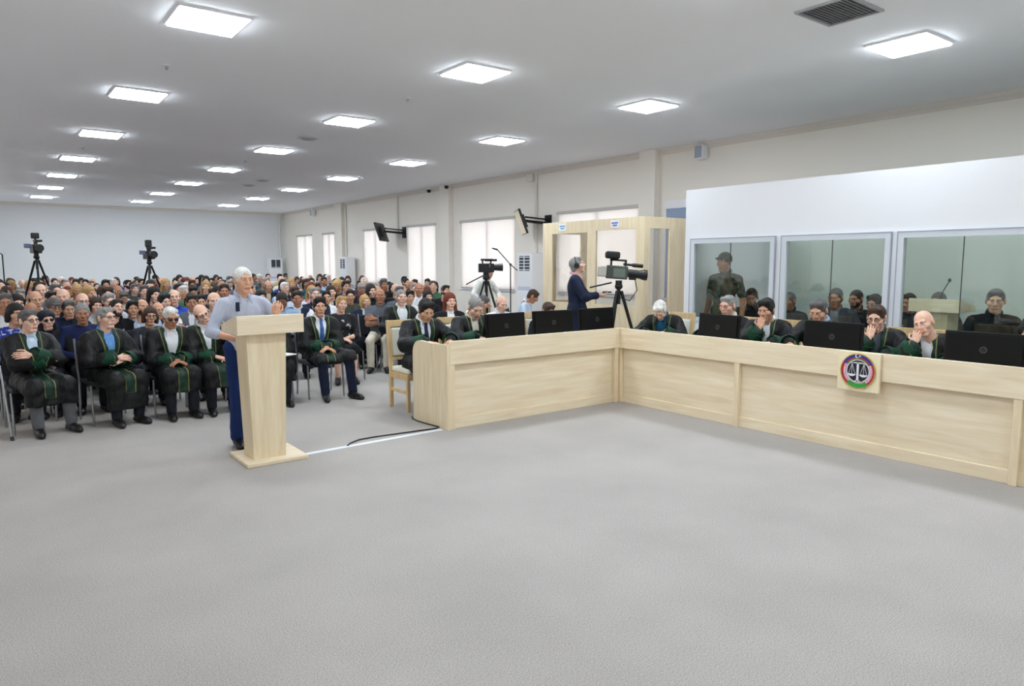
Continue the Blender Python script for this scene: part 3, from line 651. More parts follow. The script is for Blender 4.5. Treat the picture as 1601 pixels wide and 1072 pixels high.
def nets(prims, vox, k=0.03, cuts=(), kc=0.004):
    lo = np.min([pbox(p)[0] for p in prims], axis=0)-2.5*vox; hi = np.max([pbox(p)[1] for p in prims], axis=0)+2.5*vox
    n = np.ceil((hi-lo)/vox).astype(int)+1
    D = np.full(n, 0.25, np.float32); ax = [(lo[i]+vox*np.arange(n[i])).astype(np.float32) for i in range(3)]
    mg = k+2*vox
    def sl(p, m):
        a, b = pbox(p); i0 = np.clip(np.floor((a-m-lo)/vox).astype(int), 0, n-1); i1 = np.clip(np.ceil((b+m-lo)/vox).astype(int)+1, 1, n)
        return tuple(slice(i0[i], i1[i]) for i in range(3))
    for p in prims:
        s = sl(p, mg); d = pdist(p, ax[0][s[0]][:, None, None], ax[1][s[1]][None, :, None], ax[2][s[2]][None, None, :])
        o = D[s]; h = np.maximum(k-np.abs(o-d), 0)
        D[s] = np.minimum(o, d)-(h*h)*(0.25/k if k > 0 else 0)
    for p in cuts:
        s = sl(p, 2*vox); d = -pdist(p, ax[0][s[0]][:, None, None], ax[1][s[1]][None, :, None], ax[2][s[2]][None, None, :])
        o = D[s]; h = np.maximum(kc-np.abs(o-d), 0); D[s] = np.maximum(o, d)+h*h*0.25/kc
    B = D < 0
    cs = np.zeros(n-1, np.int8)
    for dx in (0, 1):
        for dy in (0, 1):
            for dz in (0, 1): cs += B[dx:n[0]-1+dx, dy:n[1]-1+dy, dz:n[2]-1+dz]
    I = np.argwhere((cs > 0) & (cs < 8))
    if len(I) == 0: return np.zeros((0, 3)), np.zeros((0, 4), int)
    idx = np.full(n-1, -1, np.int64); idx[I[:, 0], I[:, 1], I[:, 2]] = np.arange(len(I))
    C = [(a, b, c) for a in (0, 1) for b in (0, 1) for c in (0, 1)]
    V = np.stack([D[I[:, 0]+c[0], I[:, 1]+c[1], I[:, 2]+c[2]] for c in C], 1).astype(np.float64)
    acc = np.zeros((len(I), 3)); cnt = np.zeros(len(I))
    for i in range(8):
        for ax_ in range(3):
            if C[i][ax_] == 0:
                j = i+(4, 2, 1)[ax_]; a, b = V[:, i], V[:, j]; m = (a < 0) != (b < 0)
                t = np.where(m, a/np.where(m, a-b, 1), 0); q = np.tile(np.array(C[i], float), (len(I), 1)); q[:, ax_] += t
                acc += q*m[:, None]; cnt += m
    P = lo+vox*(I+acc/cnt[:, None])
    F = []
    for ax_ in range(3):
        u, v = (ax_+1) % 3, (ax_+2) % 3
        sA = [slice(None)]*3; sB = [slice(None)]*3; sA[ax_] = slice(0, -1); sB[ax_] = slice(1, None)
        a, b = B[tuple(sA)], B[tuple(sB)]; E = np.argwhere(a != b)
        E = E[(E[:, u] > 0) & (E[:, v] > 0) & (E[:, u] < n[u]-1) & (E[:, v] < n[v]-1)]
        ins = a[E[:, 0], E[:, 1], E[:, 2]]
        q = []
        for du, dv in ((-1, -1), (0, -1), (0, 0), (-1, 0)):
            e = E.copy(); e[:, u] += du; e[:, v] += dv; q.append(idx[e[:, 0], e[:, 1], e[:, 2]])
        q = np.stack(q, 1); q[~ins] = q[~ins][:, ::-1]; F.append(q)
    return P, np.concatenate(F)
class Geo:
    def __init__(s): s.v = []; s.f = []; s.m = []; s.n = 0; s.att = []
    def add(s, v, f, mi=0, Rm=None, t=None, sc=1.0, att=None):
        if len(v) == 0: return s
        w = v*sc
        if Rm is not None: w = w @ Rm.T
        if t is not None: w = w+t
        s.v.append(w); s.f.append(f+s.n); s.m.append(np.full(len(f), mi, np.int32)); s.n += len(v)
        s.att.append(att if att is not None else np.ones(len(v))); return s
    def mesh(s, name, nm, attr=False, fold=0.0):
        v = np.concatenate(s.v); f = np.concatenate(s.f); m = np.concatenate(s.m)
        me = bpy.data.meshes.new(name); me.vertices.add(len(v)); me.vertices.foreach_set('co', v.astype(np.float32).ravel())
        me.loops.add(f.size); me.loops.foreach_set('vertex_index', f.astype(np.int32).ravel())
        me.polygons.add(len(f)); me.polygons.foreach_set('loop_start', np.arange(0, f.size, 4, dtype=np.int32)); me.polygons.foreach_set('loop_total', np.full(len(f), 4, np.int32))
        me.polygons.foreach_set('material_index', m); me.polygons.foreach_set('use_smooth', np.ones(len(f), bool))
        for _ in range(nm): me.materials.append(None)
        if attr:
            a = me.attributes.new('trim', 'FLOAT', 'POINT'); a.data.foreach_set('value', np.concatenate(s.att).astype(np.float32))
        me.update(calc_edges=True); me.validate()
        if fold:
            nr = np.zeros(len(v)*3, np.float32); me.vertices.foreach_get('normal', nr); nr = nr.reshape(-1, 3); x, y, z = v[:, 0], v[:, 1], v[:, 2]
            w = 0.55*np.sin(34*x+5*np.sin(7*z)+9*y)+0.45*np.sin(41*y-15*z+3*np.sin(13*x))+0.35*np.sin(58*z+21*x*np.sign(x)-17*y)
            me.vertices.foreach_set('co', (v+nr*(fold*w)[:, None]).astype(np.float32).ravel()); me.update()
        return me
def rot(yaw=0, pitch=0, roll=0):
    """yaw: turn left(+)/right about z; pitch: nod forward (+); roll: tilt towards -x (+)"""
    y, p, r = R_(yaw), R_(pitch), R_(roll)
    Rz = np.array([[math.cos(y), -math.sin(y), 0], [math.sin(y), math.cos(y), 0], [0, 0, 1]])
    Rx = np.array([[1, 0, 0], [0, math.cos(p), -math.sin(p)], [0, math.sin(p), math.cos(p)]])
    Ry = np.array([[math.cos(r), 0, -math.sin(r)], [0, 1, 0], [math.sin(r), 0, math.cos(r)]])
    return Rz @ Rx @ Ry
def mirror(v, f): w = v.copy(); w[:, 0] *= -1; return w, f[:, ::-1]

# head templates: face towards -Y, origin in the middle of the head
def head_prims(kind):
    w, jaw, ch = {'m': (1.0, 1.0, 1.0), 'w': (0.95, 1.10, 1.0), 'f': (0.93, 0.86, 0.9)}[kind]
    P = [ell((0, 0.018, 0.030), (0.077*w, 0.098, 0.090)), ell((0, -0.020, -0.035), (0.062*w*jaw, 0.072, 0.080)), cone((-0.016, -0.066, -0.096), (0.016, -0.066, -0.096), 0.021*ch, 0.021*ch),
         cone((-0.038*w, -0.076, 0.030), (0.038*w, -0.076, 0.030), 0.014, 0.014), cone((0, -0.088, 0.022), (0, -0.108, -0.018), 0.008, 0.012), cone((-0.010, -0.094, -0.024), (0.010, -0.094, -0.024), 0.010, 0.010),
         cone((-0.022, -0.079, -0.058), (0.022, -0.079, -0.058), 0.013, 0.013), ell((-0.046*w, -0.052, -0.018), (0.026, 0.032, 0.028)), ell((0.046*w, -0.052, -0.018), (0.026, 0.032, 0.028))]
    ears = [ell((s*0.079*w, 0.012, -0.004), (0.011, 0.022, 0.033), rot(s*20, 0, 0)) for s in (-1, 1)]
    neck = [cone((0, 0.018, -0.07), (0, 0.040, -0.205), 0.053*w, 0.060*w)]
    return P, ears, neck
HT = {}
def head_geo(kind, lod):
    key = (kind, lod)
    if key in HT: return HT[key]
    P, ears, neck = head_prims(kind); vx = 0.0052 if lod == 0 else 0.0095
    w = 0.95 if kind == 'f' else 1.0
    eye = [ell((s*0.031*w, -0.094, 0.008), (0.017, 0.016, 0.010)) for s in (-1, 1)]+[cone((-0.020, -0.0985, -0.0655), (0.020, -0.0985, -0.0655), 0.0028, 0.0028)]
    v, f = nets(P+ears+neck, vx, 0.016, eye, 0.008)
    out = [(v, f, 0)]
    for s in (-1, 1):
        v, f = nets([ell((s*0.031*w, -0.0735, 0.008), (0.0125, 0.0125, 0.0105))], 0.004 if lod == 0 else 0.006, 0.001); out.append((v, f, 1))
        v, f = nets([ell((s*0.031*w, -0.0835, 0.008), (0.0062, 0.004, 0.0062))], 0.0028 if lod == 0 else 0.004, 0.001); out.append((v, f, 2))
        v, f = nets([cone((s*0.016*w, -0.0925, 0.0285), (s*0.046*w, -0.080, 0.0285), 0.0050, 0.0038)], 0.004 if lod == 0 else 0.006, 0.002); out.append((v, f, 4))
    v, f = nets([cone((-0.019, -0.0895, -0.0605), (0.019, -0.0895, -0.0605), 0.0052, 0.0052), cone((-0.016, -0.089, -0.0700), (0.016, -0.089, -0.0700), 0.0062, 0.0062)], 0.004 if lod == 0 else 0.006, 0.003); out.append((v, f, 3))
    HT[key] = out
    return out
HAIR = {}
def hair_geo(style, lod):
    key = (style, lod)
    if key in HAIR: return HAIR[key]
    vx = 0.0065 if lod == 0 else 0.010
    face = [ell((0, -0.122, -0.026), (0.067, 0.088, 0.116))]; low = ell((0, -0.05, -0.16), (0.14, 0.105, 0.12)); earc = [ell((s*0.092, 0.0, -0.03), (0.028, 0.026, 0.042)) for s in (-1, 1)]
    cap = ell((0, 0.020, 0.034), (0.0815, 0.103, 0.094)); nape = ell((0, 0.052, -0.033), (0.064, 0.055, 0.060))
    if style == 'short': v, f = nets([cap, nape, cone((-0.040, -0.046, 0.092), (0.042, -0.044, 0.094), 0.026, 0.026)], vx, 0.02, face+[low]+earc, 0.008)
    elif style == 'full': v, f = nets([ell((0, 0.018, 0.038), (0.083, 0.105, 0.099)), nape, cone((-0.040, -0.052, 0.096), (0.043, -0.048, 0.100), 0.031, 0.030), ell((-0.072, -0.015, 0.015), (0.012, 0.026, 0.036)), ell((0.072, -0.015, 0.015), (0.012, 0.026, 0.036))], vx, 0.025, face+[low]+earc, 0.008)
    elif style == 'crop': v, f = nets([ell((0, 0.020, 0.032), (0.0805, 0.1015, 0.0935)), nape], vx, 0.02, [ell((0, -0.128, -0.028), (0.070, 0.092, 0.122)), low]+earc, 0.006)
    elif style == 'balding': v, f = nets([ell((0, 0.024, 0.010), (0.084, 0.102, 0.072)), nape], vx, 0.02, [ell((0, -0.115, 0.0), (0.082, 0.115, 0.13)), ell((0, -0.01, 0.115), (0.064, 0.088, 0.058)), low]+earc, 0.008)
    elif style == 'long': v, f = nets([ell((0, 0.018, 0.038), (0.090, 0.110, 0.102)), cone((0, 0.06, 0.0), (0, 0.085, -0.19), 0.078, 0.07), cone((-0.078, 0.01, 0.0), (-0.085, 0.02, -0.19), 0.026, 0.024), cone((0.078, 0.01, 0.0), (0.085, 0.02, -0.19), 0.026, 0.024)], vx, 0.03, [ell((0, -0.13, -0.035), (0.072, 0.092, 0.112)), cone((0, 0.0, -0.05), (0, 0.0, -0.2), 0.055, 0.058)], 0.01)
    elif style == 'bob': v, f = nets([ell((0, 0.020, 0.036), (0.088, 0.107, 0.099)), ell((0, 0.055, -0.04), (0.092, 0.065, 0.075)), cone((-0.082, 0.0, 0.01), (-0.084, 0.0, -0.075), 0.028, 0.026), cone((0.082, 0.0, 0.01), (0.084, 0.0, -0.075), 0.028, 0.026)], vx, 0.03, [ell((0, -0.13, -0.045), (0.070, 0.094, 0.118)), cone((0, -0.02, -0.08), (0, 0.0, -0.2), 0.058, 0.06)], 0.01)
    elif style == 'beret': v, f = nets([ell((0, 0.030, 0.055), (0.104, 0.118, 0.082), rot(0, -14, 0)), cone((-0.082, 0.02, 0.0), (-0.08, 0.03, -0.13), 0.026, 0.024), cone((0.082, 0.02, 0.0), (0.08, 0.03, -0.13), 0.026, 0.024), ell((0, 0.07, -0.06), (0.08, 0.05, 0.1))], vx, 0.02, [ell((0, -0.13, -0.045), (0.072, 0.096, 0.118))], 0.01)
    elif style == 'cap': v, f = nets([ell((0, 0.020, 0.042), (0.088, 0.108, 0.096)), cone((-0.04, -0.11, 0.058), (0.04, -0.11, 0.058), 0.016, 0.016)], vx, 0.02, [ell((0, -0.12, -0.05), (0.1, 0.12, 0.098)), ell((0, 0.02, -0.07), (0.15, 0.15, 0.085))], 0.006)
    HAIR[key] = (v, f)
    return HAIR[key]
# hand template: wrist at origin, fingers along +Z, palm towards -Y, thumb on +X
def hand_prims(curl):
    P = [cone((-0.022, 0, 0.02), (-0.026, 0, 0.075), 0.014, 0.013), cone((0, 0, 0.01), (0, 0, 0.082), 0.016, 0.014), cone((0.022, 0, 0.02), (0.026, 0, 0.080), 0.015, 0.013), cone((0, 0, -0.03), (0, 0, 0.02), 0.024, 0.022)]
    fing = [(-0.030, 0.078, 0.060, 0.0072), (-0.011, 0.086, 0.074, 0.0080), (0.010, 0.088, 0.080, 0.0083), (0.030, 0.083, 0.072, 0.0080)]
    for k, (x, z, L, r) in enumerate(fing):
        p = A_(x, 0, z); a = curl*(0.9+0.08*k)
        for seg, fr in enumerate((0.44, 0.32, 0.24)):
            a2 = a*(seg+1)*0.62; q = p+L*fr*A_(x*0.6*(1-curl*0.6), -math.sin(a2), math.cos(a2)); P.append(cone(p, q, r*(1-0.08*seg), r*(1-0.08*(seg+1)))); p = q
    p = A_(0.028, -0.006, 0.022)
    for d, L, r in ((A_(0.75, -0.35-0.2*curl, 0.6), 0.042, 0.0115), (A_(0.45-0.5*curl, -0.5*curl-0.2, 0.85), 0.032, 0.0095), (A_(0.25-0.6*curl, -0.4*curl-0.15, 0.9), 0.024, 0.0085)):
        q = p+L*d/np.linalg.norm(d); P.append(cone(p, q, r, r*0.92)); p = q
    return P
HD = {}
def hand_geo(curl, lod):
    key = (curl, lod)
    if key not in HD: HD[key] = nets(hand_prims(curl), 0.0040 if lod == 0 else 0.0075, 0.006)
    return HD[key]
def frame(zd, yn):
    z = zd/np.linalg.norm(zd); y = yn-z*(yn @ z); y = y/np.linalg.norm(y); return np.stack([np.cross(y, z), y, z], 1)
def ik(S_, T, a, b, pole):
    d = T-S_; L = np.linalg.norm(d); L2 = min(L, (a+b)*0.995); u = d/L; T = S_+u*L2
    x = (a*a-b*b+L2*L2)/(2*L2); h = math.sqrt(max(a*a-x*x, 0)); p = pole-u*(pole @ u); p = p/np.linalg.norm(p)
    return S_+u*x+p*h, T

SKINS = {'fair': (226, 182, 160), 'mid': (206, 158, 130), 'tan': (178, 126, 98), 'dark': (128, 86, 66)}
def skin(k): return mat('skin_'+k, SKINS[k], 0.55, spec=0.35, noise=0.06, nscale=18)
HAIRC = {'black': (24, 21, 20), 'brown': (62, 42, 30), 'dark': (42, 35, 32), 'grey': (142, 140, 138), 'white': (222, 220, 216), 'blond': (186, 150, 98), 'red': (112, 48, 28), 'salt': (92, 90, 90), 'scarf': (28, 32, 44)}
def hairm(k): return mat('hair_'+k, HAIRC[k], 0.75, noise=0.3, nscale=70, bump=0.6, bscale=90, stretch=(1, 1, 0.4))
EYEW = mat('eye_white', (222, 216, 210), 0.3); EYED = mat('eye_dark', (34, 24, 20), 0.2)
def lipm(k): return mat('lip_'+k, tuple(int(c*f) for c, f in zip(SKINS[k], (0.86, 0.68, 0.68))), 0.5)
SHOE = mat('black_shoe', (22, 22, 24), 0.35)

MESHCACHE = {}
def build_meshes(pose, look, lod):
    """returns dict part -> (mesh, slots) in body space; the figure faces -Y, floor at z=0"""
    st = pose.get('stand', False); lean = pose.get('lean', 4); tw = pose.get('twist', 0); side = pose.get('side', 0); b = look.get('bulk', 1.0)
    pel = A_(0, 0.02, 0.95) if st else A_(0, 0.03, 0.535)
    Rt = rot(tw, lean, side); T = lambda q: pel+Rt @ A_(*q)
    trunk = xf([ell((0, 0, 0.0), (0.168*b, 0.128*b, 0.125)), ell((0, -0.005*b, 0.14), (0.152*b, 0.118*b, 0.16)), ell((0, 0, 0.295), (0.172*b, 0.122*b, 0.180)), cone((-0.138, 0.012, 0.408), (0.138, 0.012, 0.408), 0.060, 0.060), cone((-0.10, 0.018, 0.425), (0.10, 0.018, 0.425), 0.052, 0.052)]+([ell((0, -0.05*b, 0.12), (0.13*b, 0.10*b, 0.14))] if b > 1.05 else []), Rt, pel)
    if look.get('fem'): trunk += xf([ell((s*0.062, -0.085, 0.30), (0.062, 0.055, 0.062)) for s in (-1, 1)], Rt, pel)
    hc = T((0, -0.012, 0.625)); hy, hp, hr = pose.get('head', (0, 0, 0)); Rh = rot(tw*0.5+hy, lean*0.45+hp, hr+side*0.5)
    hc = hc+A_(math.sin(R_(tw*0.5+hy))*0.0, 0, 0)+Rh @ A_(0, -0.012, 0)-A_(0, 0, max(0, hp)*0.0007)+A_(0, -max(0, hp)*0.0012, 0)
    sh = {s: T((s*0.182, 0.012, 0.402)) for s in (-1, 1)}
    arms = {}
    for s, kk in ((-1, 'r'), (1, 'l')):
        a = pose.get('arm_'+kk, 'lap')
        if isinstance(a, str):
            a = {'lap': dict(t=(s*0.035, -0.27, 0.66), pole=(s*0.7, 0.4, -0.5), pn=(0, -0.2, 1), fd=(-s*0.85, -0.5, -0.25), curl=0.55),
                 'thigh': dict(t=(s*0.12, -0.27, 0.655), pole=(s*0.8, 0.4, -0.3), pn=(0, 0, 1), fd=(-s*0.2, -1, -0.15), curl=0.25),
                 'cross': dict(t=(-s*0.055, -0.235, 0.79+0.03*s), pole=(s*0.9, -0.1, -0.55), pn=(0, -1, 0.3), fd=(-s*1, -0.05, 0.1), curl=0.5),
                 'desk': dict(t=(s*0.15, -0.40, 0.80), pole=(s*0.9, 0.3, -0.5), pn=(0, 0, 1), fd=(-s*0.5, -1, -0.05), curl=0.35),
                 'chin': dict(t=(s*0.05, -0.235, 0.995), pole=(s*0.6, -0.5, -0.7), pn=(s*0.3, -0.8, 0), fd=(-s*0.15, 0.25, 1), curl=0.8),
                 'side': dict(t=(s*0.27, 0.0, 0.83), pole=(s*0.3, 0.9, 0), pn=(s*1, 0, 0), fd=(0, -0.1, -1), curl=0.35)}[a]
        t = A_(*a['t']); E, W = ik(sh[s], t, 0.285, 0.255, A_(*a['pole'])); arms[s] = (sh[s], E, W, A_(*a.get('fd', W-E)), A_(*a.get('pn', (0, 0, 1))), a.get('curl', 0.35))
    legs = {}
    for s, kk in ((-1, 'r'), (1, 'l')):
        H = pel+A_(s*0.092, 0, -0.01)
        kn, an = pose.get('leg_'+kk, ((s*0.095, -0.015, 0.50), (s*0.10, 0.03, 0.085)) if st else ((s*0.125, -0.43, 0.50), (s*0.12, -0.40, 0.085)))
        legs[s] = (H, A_(*kn), A_(*an), pose.get('foot_'+kk, s*8))
    out = {}
    cv = 0.0135 if lod == 0 else 0.021
    sl = look.get('sleeve', 'long'); bare = look.get('skirt', False)
    # body: skin, one mesh
    bp_ = [(p[0], p[1], p[2]*0.86, p[3]) if p[0] == 'e' else (p[0], p[1], p[2], p[3]*0.84, p[4]*0.84) for p in trunk]
    bp_ += [cone(T((0, 0.02, 0.44)), hc+Rh @ A_(0, 0.025, -0.09), 0.056, 0.052)]
    for s in (-1, 1):
        Sx, E, W, _, _, _ = arms[s]; bp_ += [cone(Sx, E, 0.046, 0.039), cone(E, W, 0.040, 0.027)]
        H, K, An, _ = legs[s]; bp_ += [cone(H, K, 0.072, 0.050), cone(K, An, 0.050 if not bare else 0.055, 0.034)]
    g = Geo(); v, f = nets(bp_, 0.017 if lod == 0 else 0.024, 0.02); g.add(v, f, 0)
    for v, f, mi in head_geo(look.get('head', 'm'), lod): g.add(v, f, mi, Rh, hc)
    for s in (-1, 1):
        Sx, E, W, fd, pn, curl = arms[s]; v, f = hand_geo(curl, lod)
        if s == -1: pass
        Rf = frame(fd, pn); 
        if s == 1: v, f = mirror(v, f)
        g.add(v, f, 0, Rf, W+fd/np.linalg.norm(fd)*0.022)
    out['body'] = (g.mesh('body', 5), ['skin', 'eyew', 'eyed', 'lip', 'brow'])
    # trousers / skirt
    if look.get('skirt'):
        pr = [trunk[0]]+[cone(legs[s][0], legs[s][1]+A_(0, 0.02, 0), 0.105, 0.088) for s in (-1, 1)]+[cone((0, -0.05, 0.53), (0, -0.40, 0.50), 0.09, 0.08)]; nm = 'skirt'
    else:
        pr = [('e', trunk[0][1], trunk[0][2]*0.94, trunk[0][3])]; nm = 'trousers'
        for s in (-1, 1):
            H, K, An, _ = legs[s]; pr += [cone(H, K, 0.090*min(b, 1.15), 0.066), cone(K, An+A_(0, 0, 0.02), 0.066, 0.056 if not st else 0.066)]
    v, f = nets(pr, cv, 0.035); g = Geo(); g.add(v, f); out[nm] = (g.mesh(nm, 1, fold=0.003), ['bottom'])
    # shoes
    for s in (-1, 1):
        g = Geo(); An, yw = legs[s][2], legs[s][3]; Ry = rot(yw); o = A_(An[0], An[1], 0); fl = pose.get('heel_'+('r' if s < 0 else 'l'), 0.0); o = o+A_(0, 0, An[2]-0.085-0.0)
        pr = xf([cone((0, 0.045, 0.042), (0, -0.03, 0.05), 0.040, 0.042), cone((0, -0.03, 0.048), (0, -0.14, 0.034), 0.042, 0.038), cone((0, -0.12, 0.03), (0, -0.175, 0.026), 0.037, 0.026), cone((0, 0.02, 0.06), (0, 0.01, 0.10), 0.040, 0.040)], Ry @ rot(0, pose.get('toe', 0), 0), o)
        v, f = nets(pr, 0.010 if lod == 0 else 0.018, 0.02, [('e', A_(o[0], o[1], o[2]-0.5), A_(3.0, 3.0, 0.504), None)] if An[2] < 0.1 else [], 0.004); g.add(v, f); out['shoe' if s < 0 else 'shoe|2'] = (g.mesh('shoe', 1), ['shoe'])
    # shirt or top
    top = [p for p in trunk]
    for s in (-1, 1):
        Sx, E, W, _, _, _ = arms[s]
        if sl == 'long': top += [cone(Sx, E, 0.062*min(b, 1.12), 0.051), cone(E, W-(W-E)*0.06, 0.051, 0.040)]
        elif sl == 'half': top += [cone(Sx, E, 0.060*min(b, 1.12), 0.052), cone(E, E+(W-E)*0.25, 0.051, 0.048)]
        else: top += [cone(Sx, Sx+(E-Sx)*0.72, 0.060*min(b, 1.12), 0.056)]
    nk = T((0, 0.022, 0.475)); collar = []
    if look.get('collar', True):
        for q in range(10):
            a0, a1 = R_(36*q), R_(36*(q+1)); z = lambda a: 0.015*(-math.cos(a))*-1
            collar.append(cone(T((0.066*math.sin(a0), 0.02+0.066*math.cos(a0), 0.492+0.022*math.cos(a0))), T((0.066*math.sin(a1), 0.02+0.066*math.cos(a1), 0.492+0.022*math.cos(a1))), 0.014, 0.014))
    if collar and lod == 0:
        pc = []
        for q in range(12):
            a0, a1 = R_(30*q), R_(30*(q+1))
            if look.get('vneck') and q in (5, 6): continue
            for rr, zo in ((0.068, 0.490), (0.061, 0.512)):
                pc.append(cone(T((rr*math.sin(a0), 0.018+rr*math.cos(a0), zo+0.024*math.cos(a0))), T((rr*math.sin(a1), 0.018+rr*math.cos(a1), zo+0.024*math.cos(a1))), 0.0095, 0.0095))
        for s in (-1, 1): pc.append(cone(T((s*0.036, -0.044, 0.470)), T((s*0.050, -0.084, 0.420)), 0.013, 0.009))
        vc, fc = nets(pc, 0.0085, 0.012)
    v, f = nets(top, cv, 0.028, ([ell((0, 0, pel[2]-3.06), (9, 9, 3.0))] if st else [])+([cone(T((0, -0.05, 0.52)), T((0, -0.10, 0.44)), 0.045, 0.025)] if look.get('vneck') else []))
    g = Geo(); g.add(v, f); out['shirt'] = (g.mesh('shirt', 1, fold=0.0028), ['top'])
    if collar and lod == 0: g = Geo(); g.add(vc, fc); out['collar'] = (g.mesh('collar', 1), ['top'])
    def front(x, z, pr, infl=0.0):
        ys = np.linspace(-0.34, 0.05, 118); Pw = np.stack([np.full(118, x), ys, np.full(118, z)], 1) @ Rt.T+pel
        d = np.min([pdist(p, Pw[:, 0], Pw[:, 1], Pw[:, 2]) for p in pr], axis=0)-infl; i = int(np.argmax(d < 0)); return ys[i]
    if look.get('tie'):
        g = Geo(); prev = None; pr = []
        for z in (0.47, 0.43, 0.36, 0.28, 0.20, 0.13):
            q = T((0, front(0, min(z, 0.44), trunk)-0.006, z)); 
            if prev is not None: pr.append((prev, q))
            prev = q
        P_ = [cone(a, c, 0.020 if i == 0 else 0.014+0.004*i, 0.014+0.004*(i+1) if i else 0.016) for i, (a, c) in enumerate(pr)]
        v, f = nets(P_, 0.008, 0.01); g.add(v, f); out['tie'] = (g.mesh('tie', 1), ['tie'])
    coat = look.get('coat')
    if coat:
        infl = 0.022 if coat == 'robe' else 0.014
        C_ = []
        for p in trunk: C_.append(('e', p[1], p[2]+infl, p[3]) if p[0] == 'e' else ('c', p[1], p[2], p[3]+infl, p[4]+infl))
        cut = []
        vw = look.get('vwidth', 0.055); vz = look.get('vdepth', 0.10)
        for zz, ww in ((0.50, vw), (0.42, vw*0.92), (0.32, vw*0.7), (0.22, vw*0.45), (max(vz, 0.12), 0.014)):
            cut.append((zz, ww))
        cuts = [cone(T((0, -0.21, a[0])), T((0, -0.21, c[0])), a[1]+0.055, c[1]+0.055) for a, c in zip(cut[:-1], cut[1:])] if False else []
        for a, c in zip(cut[:-1], cut[1:]):
            ya, yc = front(0, min(a[0], 0.44), trunk), front(0, min(c[0], 0.44), trunk)
            cuts.append(cone(T((0, ya-0.012, a[0])), T((0, yc-0.012, c[0])), a[1], c[1]))
        cuts.append(cone(T((0, 0.02, 0.45)), T((0, 0.02, 0.62)), 0.066, 0.078))
        cuffs = []
        for s in (-1, 1):
            Sx, E, W, _, _, _ = arms[s]
            if coat == 'robe':
                Wc = W-(W-E)*0.22; C_ += [cone(Sx, E, 0.080, 0.078), cone(E, Wc, 0.078, 0.083)]; cuffs.append((E+(W-E)*0.55, W-(W-E)*0.10))
            elif coat == 'vest': pass
            else: C_ += [cone(Sx, E, 0.072, 0.062), cone(E, W-(W-E)*0.08, 0.062, 0.050)]
        if coat == 'robe':
            if not st:
                for s in (-1, 1):
                    H, K, An, _ = legs[s]; dn = K+(An-K)*look.get('hem', 0.45); C_ += [cone(H, K, 0.118, 0.098), cone(K, dn, 0.094, 0.092)]
                mk = (legs[1][1]+legs[-1][1])*0.5; C_.append(cone((0, -0.06, 0.53), mk+A_(0, 0.03, -0.02), 0.10, 0.085))
                hm = look.get('hem', 0.45); zh = mk[2]-0.42*hm
                for q in (-0.5, 0.0, 0.5):
                    kq = mk+(legs[1][1]-legs[-1][1])*0.5*q; C_.append(cone(kq+A_(0, 0.03, -0.02), kq+A_(0, 0.02, -0.44*hm-0.05), 0.08, 0.075))
                cuts.append(ell((0, -0.43, zh-3.0), (9, 9, 3.0)))
            else: C_ += [cone((0, 0.02, 0.95), (0, 0.03, 0.45), 0.19, 0.23)]
        elif coat != 'vest':
            C_.append(cone(T((-0.07, 0, -0.02)), T((0.07, 0, -0.02)), 0.135, 0.135))
        v, f = nets(C_, cv, 0.03, cuts, 0.006)
        L = (v-pel) @ Rt; ax_ = np.abs(L[:, 0]); zz = L[:, 2]
        vwid = np.interp(zz, [c[0] for c in cut][::-1], [c[1] for c in cut][::-1])
        d = ax_-vwid+0.012; d = np.where((L[:, 1] < 0.02) & (zz > -0.15), d, 1.0); d = np.where(zz > 0.53, 0.0, d)
        att = np.clip(d*8.0, 0, 1)
        g = Geo(); g.add(v, f, 0, att=att); out[coat if coat != 'coat' else 'jacket'] = (g.mesh(coat, 1, True, 0.0065 if coat == 'robe' else 0.003), ['coat'])
        if coat == 'robe':
            for ci, (a, c) in enumerate(cuffs):
                g = Geo()
                v, f = nets([cone(a, c, 0.082, 0.094)], 0.012, 0.01, [('c', c+(c-a)*0.35, c+(c-a)*2, 0.085, 0.1)], 0.004); g.add(v, f); out['cuff' if ci == 0 else 'cuff|2'] = (g.mesh('cuff', 1), ['cuff'])
    hst = look.get('hair', 'short')
    if hst != 'bald':
        v, f = hair_geo(hst, lod); g = Geo(); g.add(v, f, 0, Rh, hc); out['beret' if hst == 'beret' else ('flat_cap' if hst == 'cap' else 'hair')] = (g.mesh('hair', 1), ['hair'])
    if look.get('glasses'):
        g = MB()
        for s in (-1, 1):
            c = A_(s*0.031, -0.098, 0.008); pts = [c+A_(0.021*math.cos(R_(t)), 0, 0.016*math.sin(R_(t))) for t in range(0, 361, 30)]
            g.tube([tuple(Rh @ p+hc) for p in pts], 0.0026, 6, cap=False); g.tube([tuple(Rh @ A_(*p)+hc) for p in ((s*0.052, -0.097, 0.012), (s*0.080, -0.05, 0.014), (s*0.084, 0.015, 0.012))], 0.0025, 6)
        g.tube([tuple(Rh @ A_(*p)+hc) for p in ((-0.011, -0.100, 0.012), (0.011, -0.100, 0.012))], 0.0022, 6)
        out['glasses'] = (g, None)
        if look['glasses'] == 'sun':
            for s in (-1, 1): out['lens' if s < 0 else 'lens|2'] = (MB().ball(tuple(Rh @ A_(s*0.031, -0.098, 0.008)+hc), 0.02, 12, (1, 0.35, 0.85)), None)
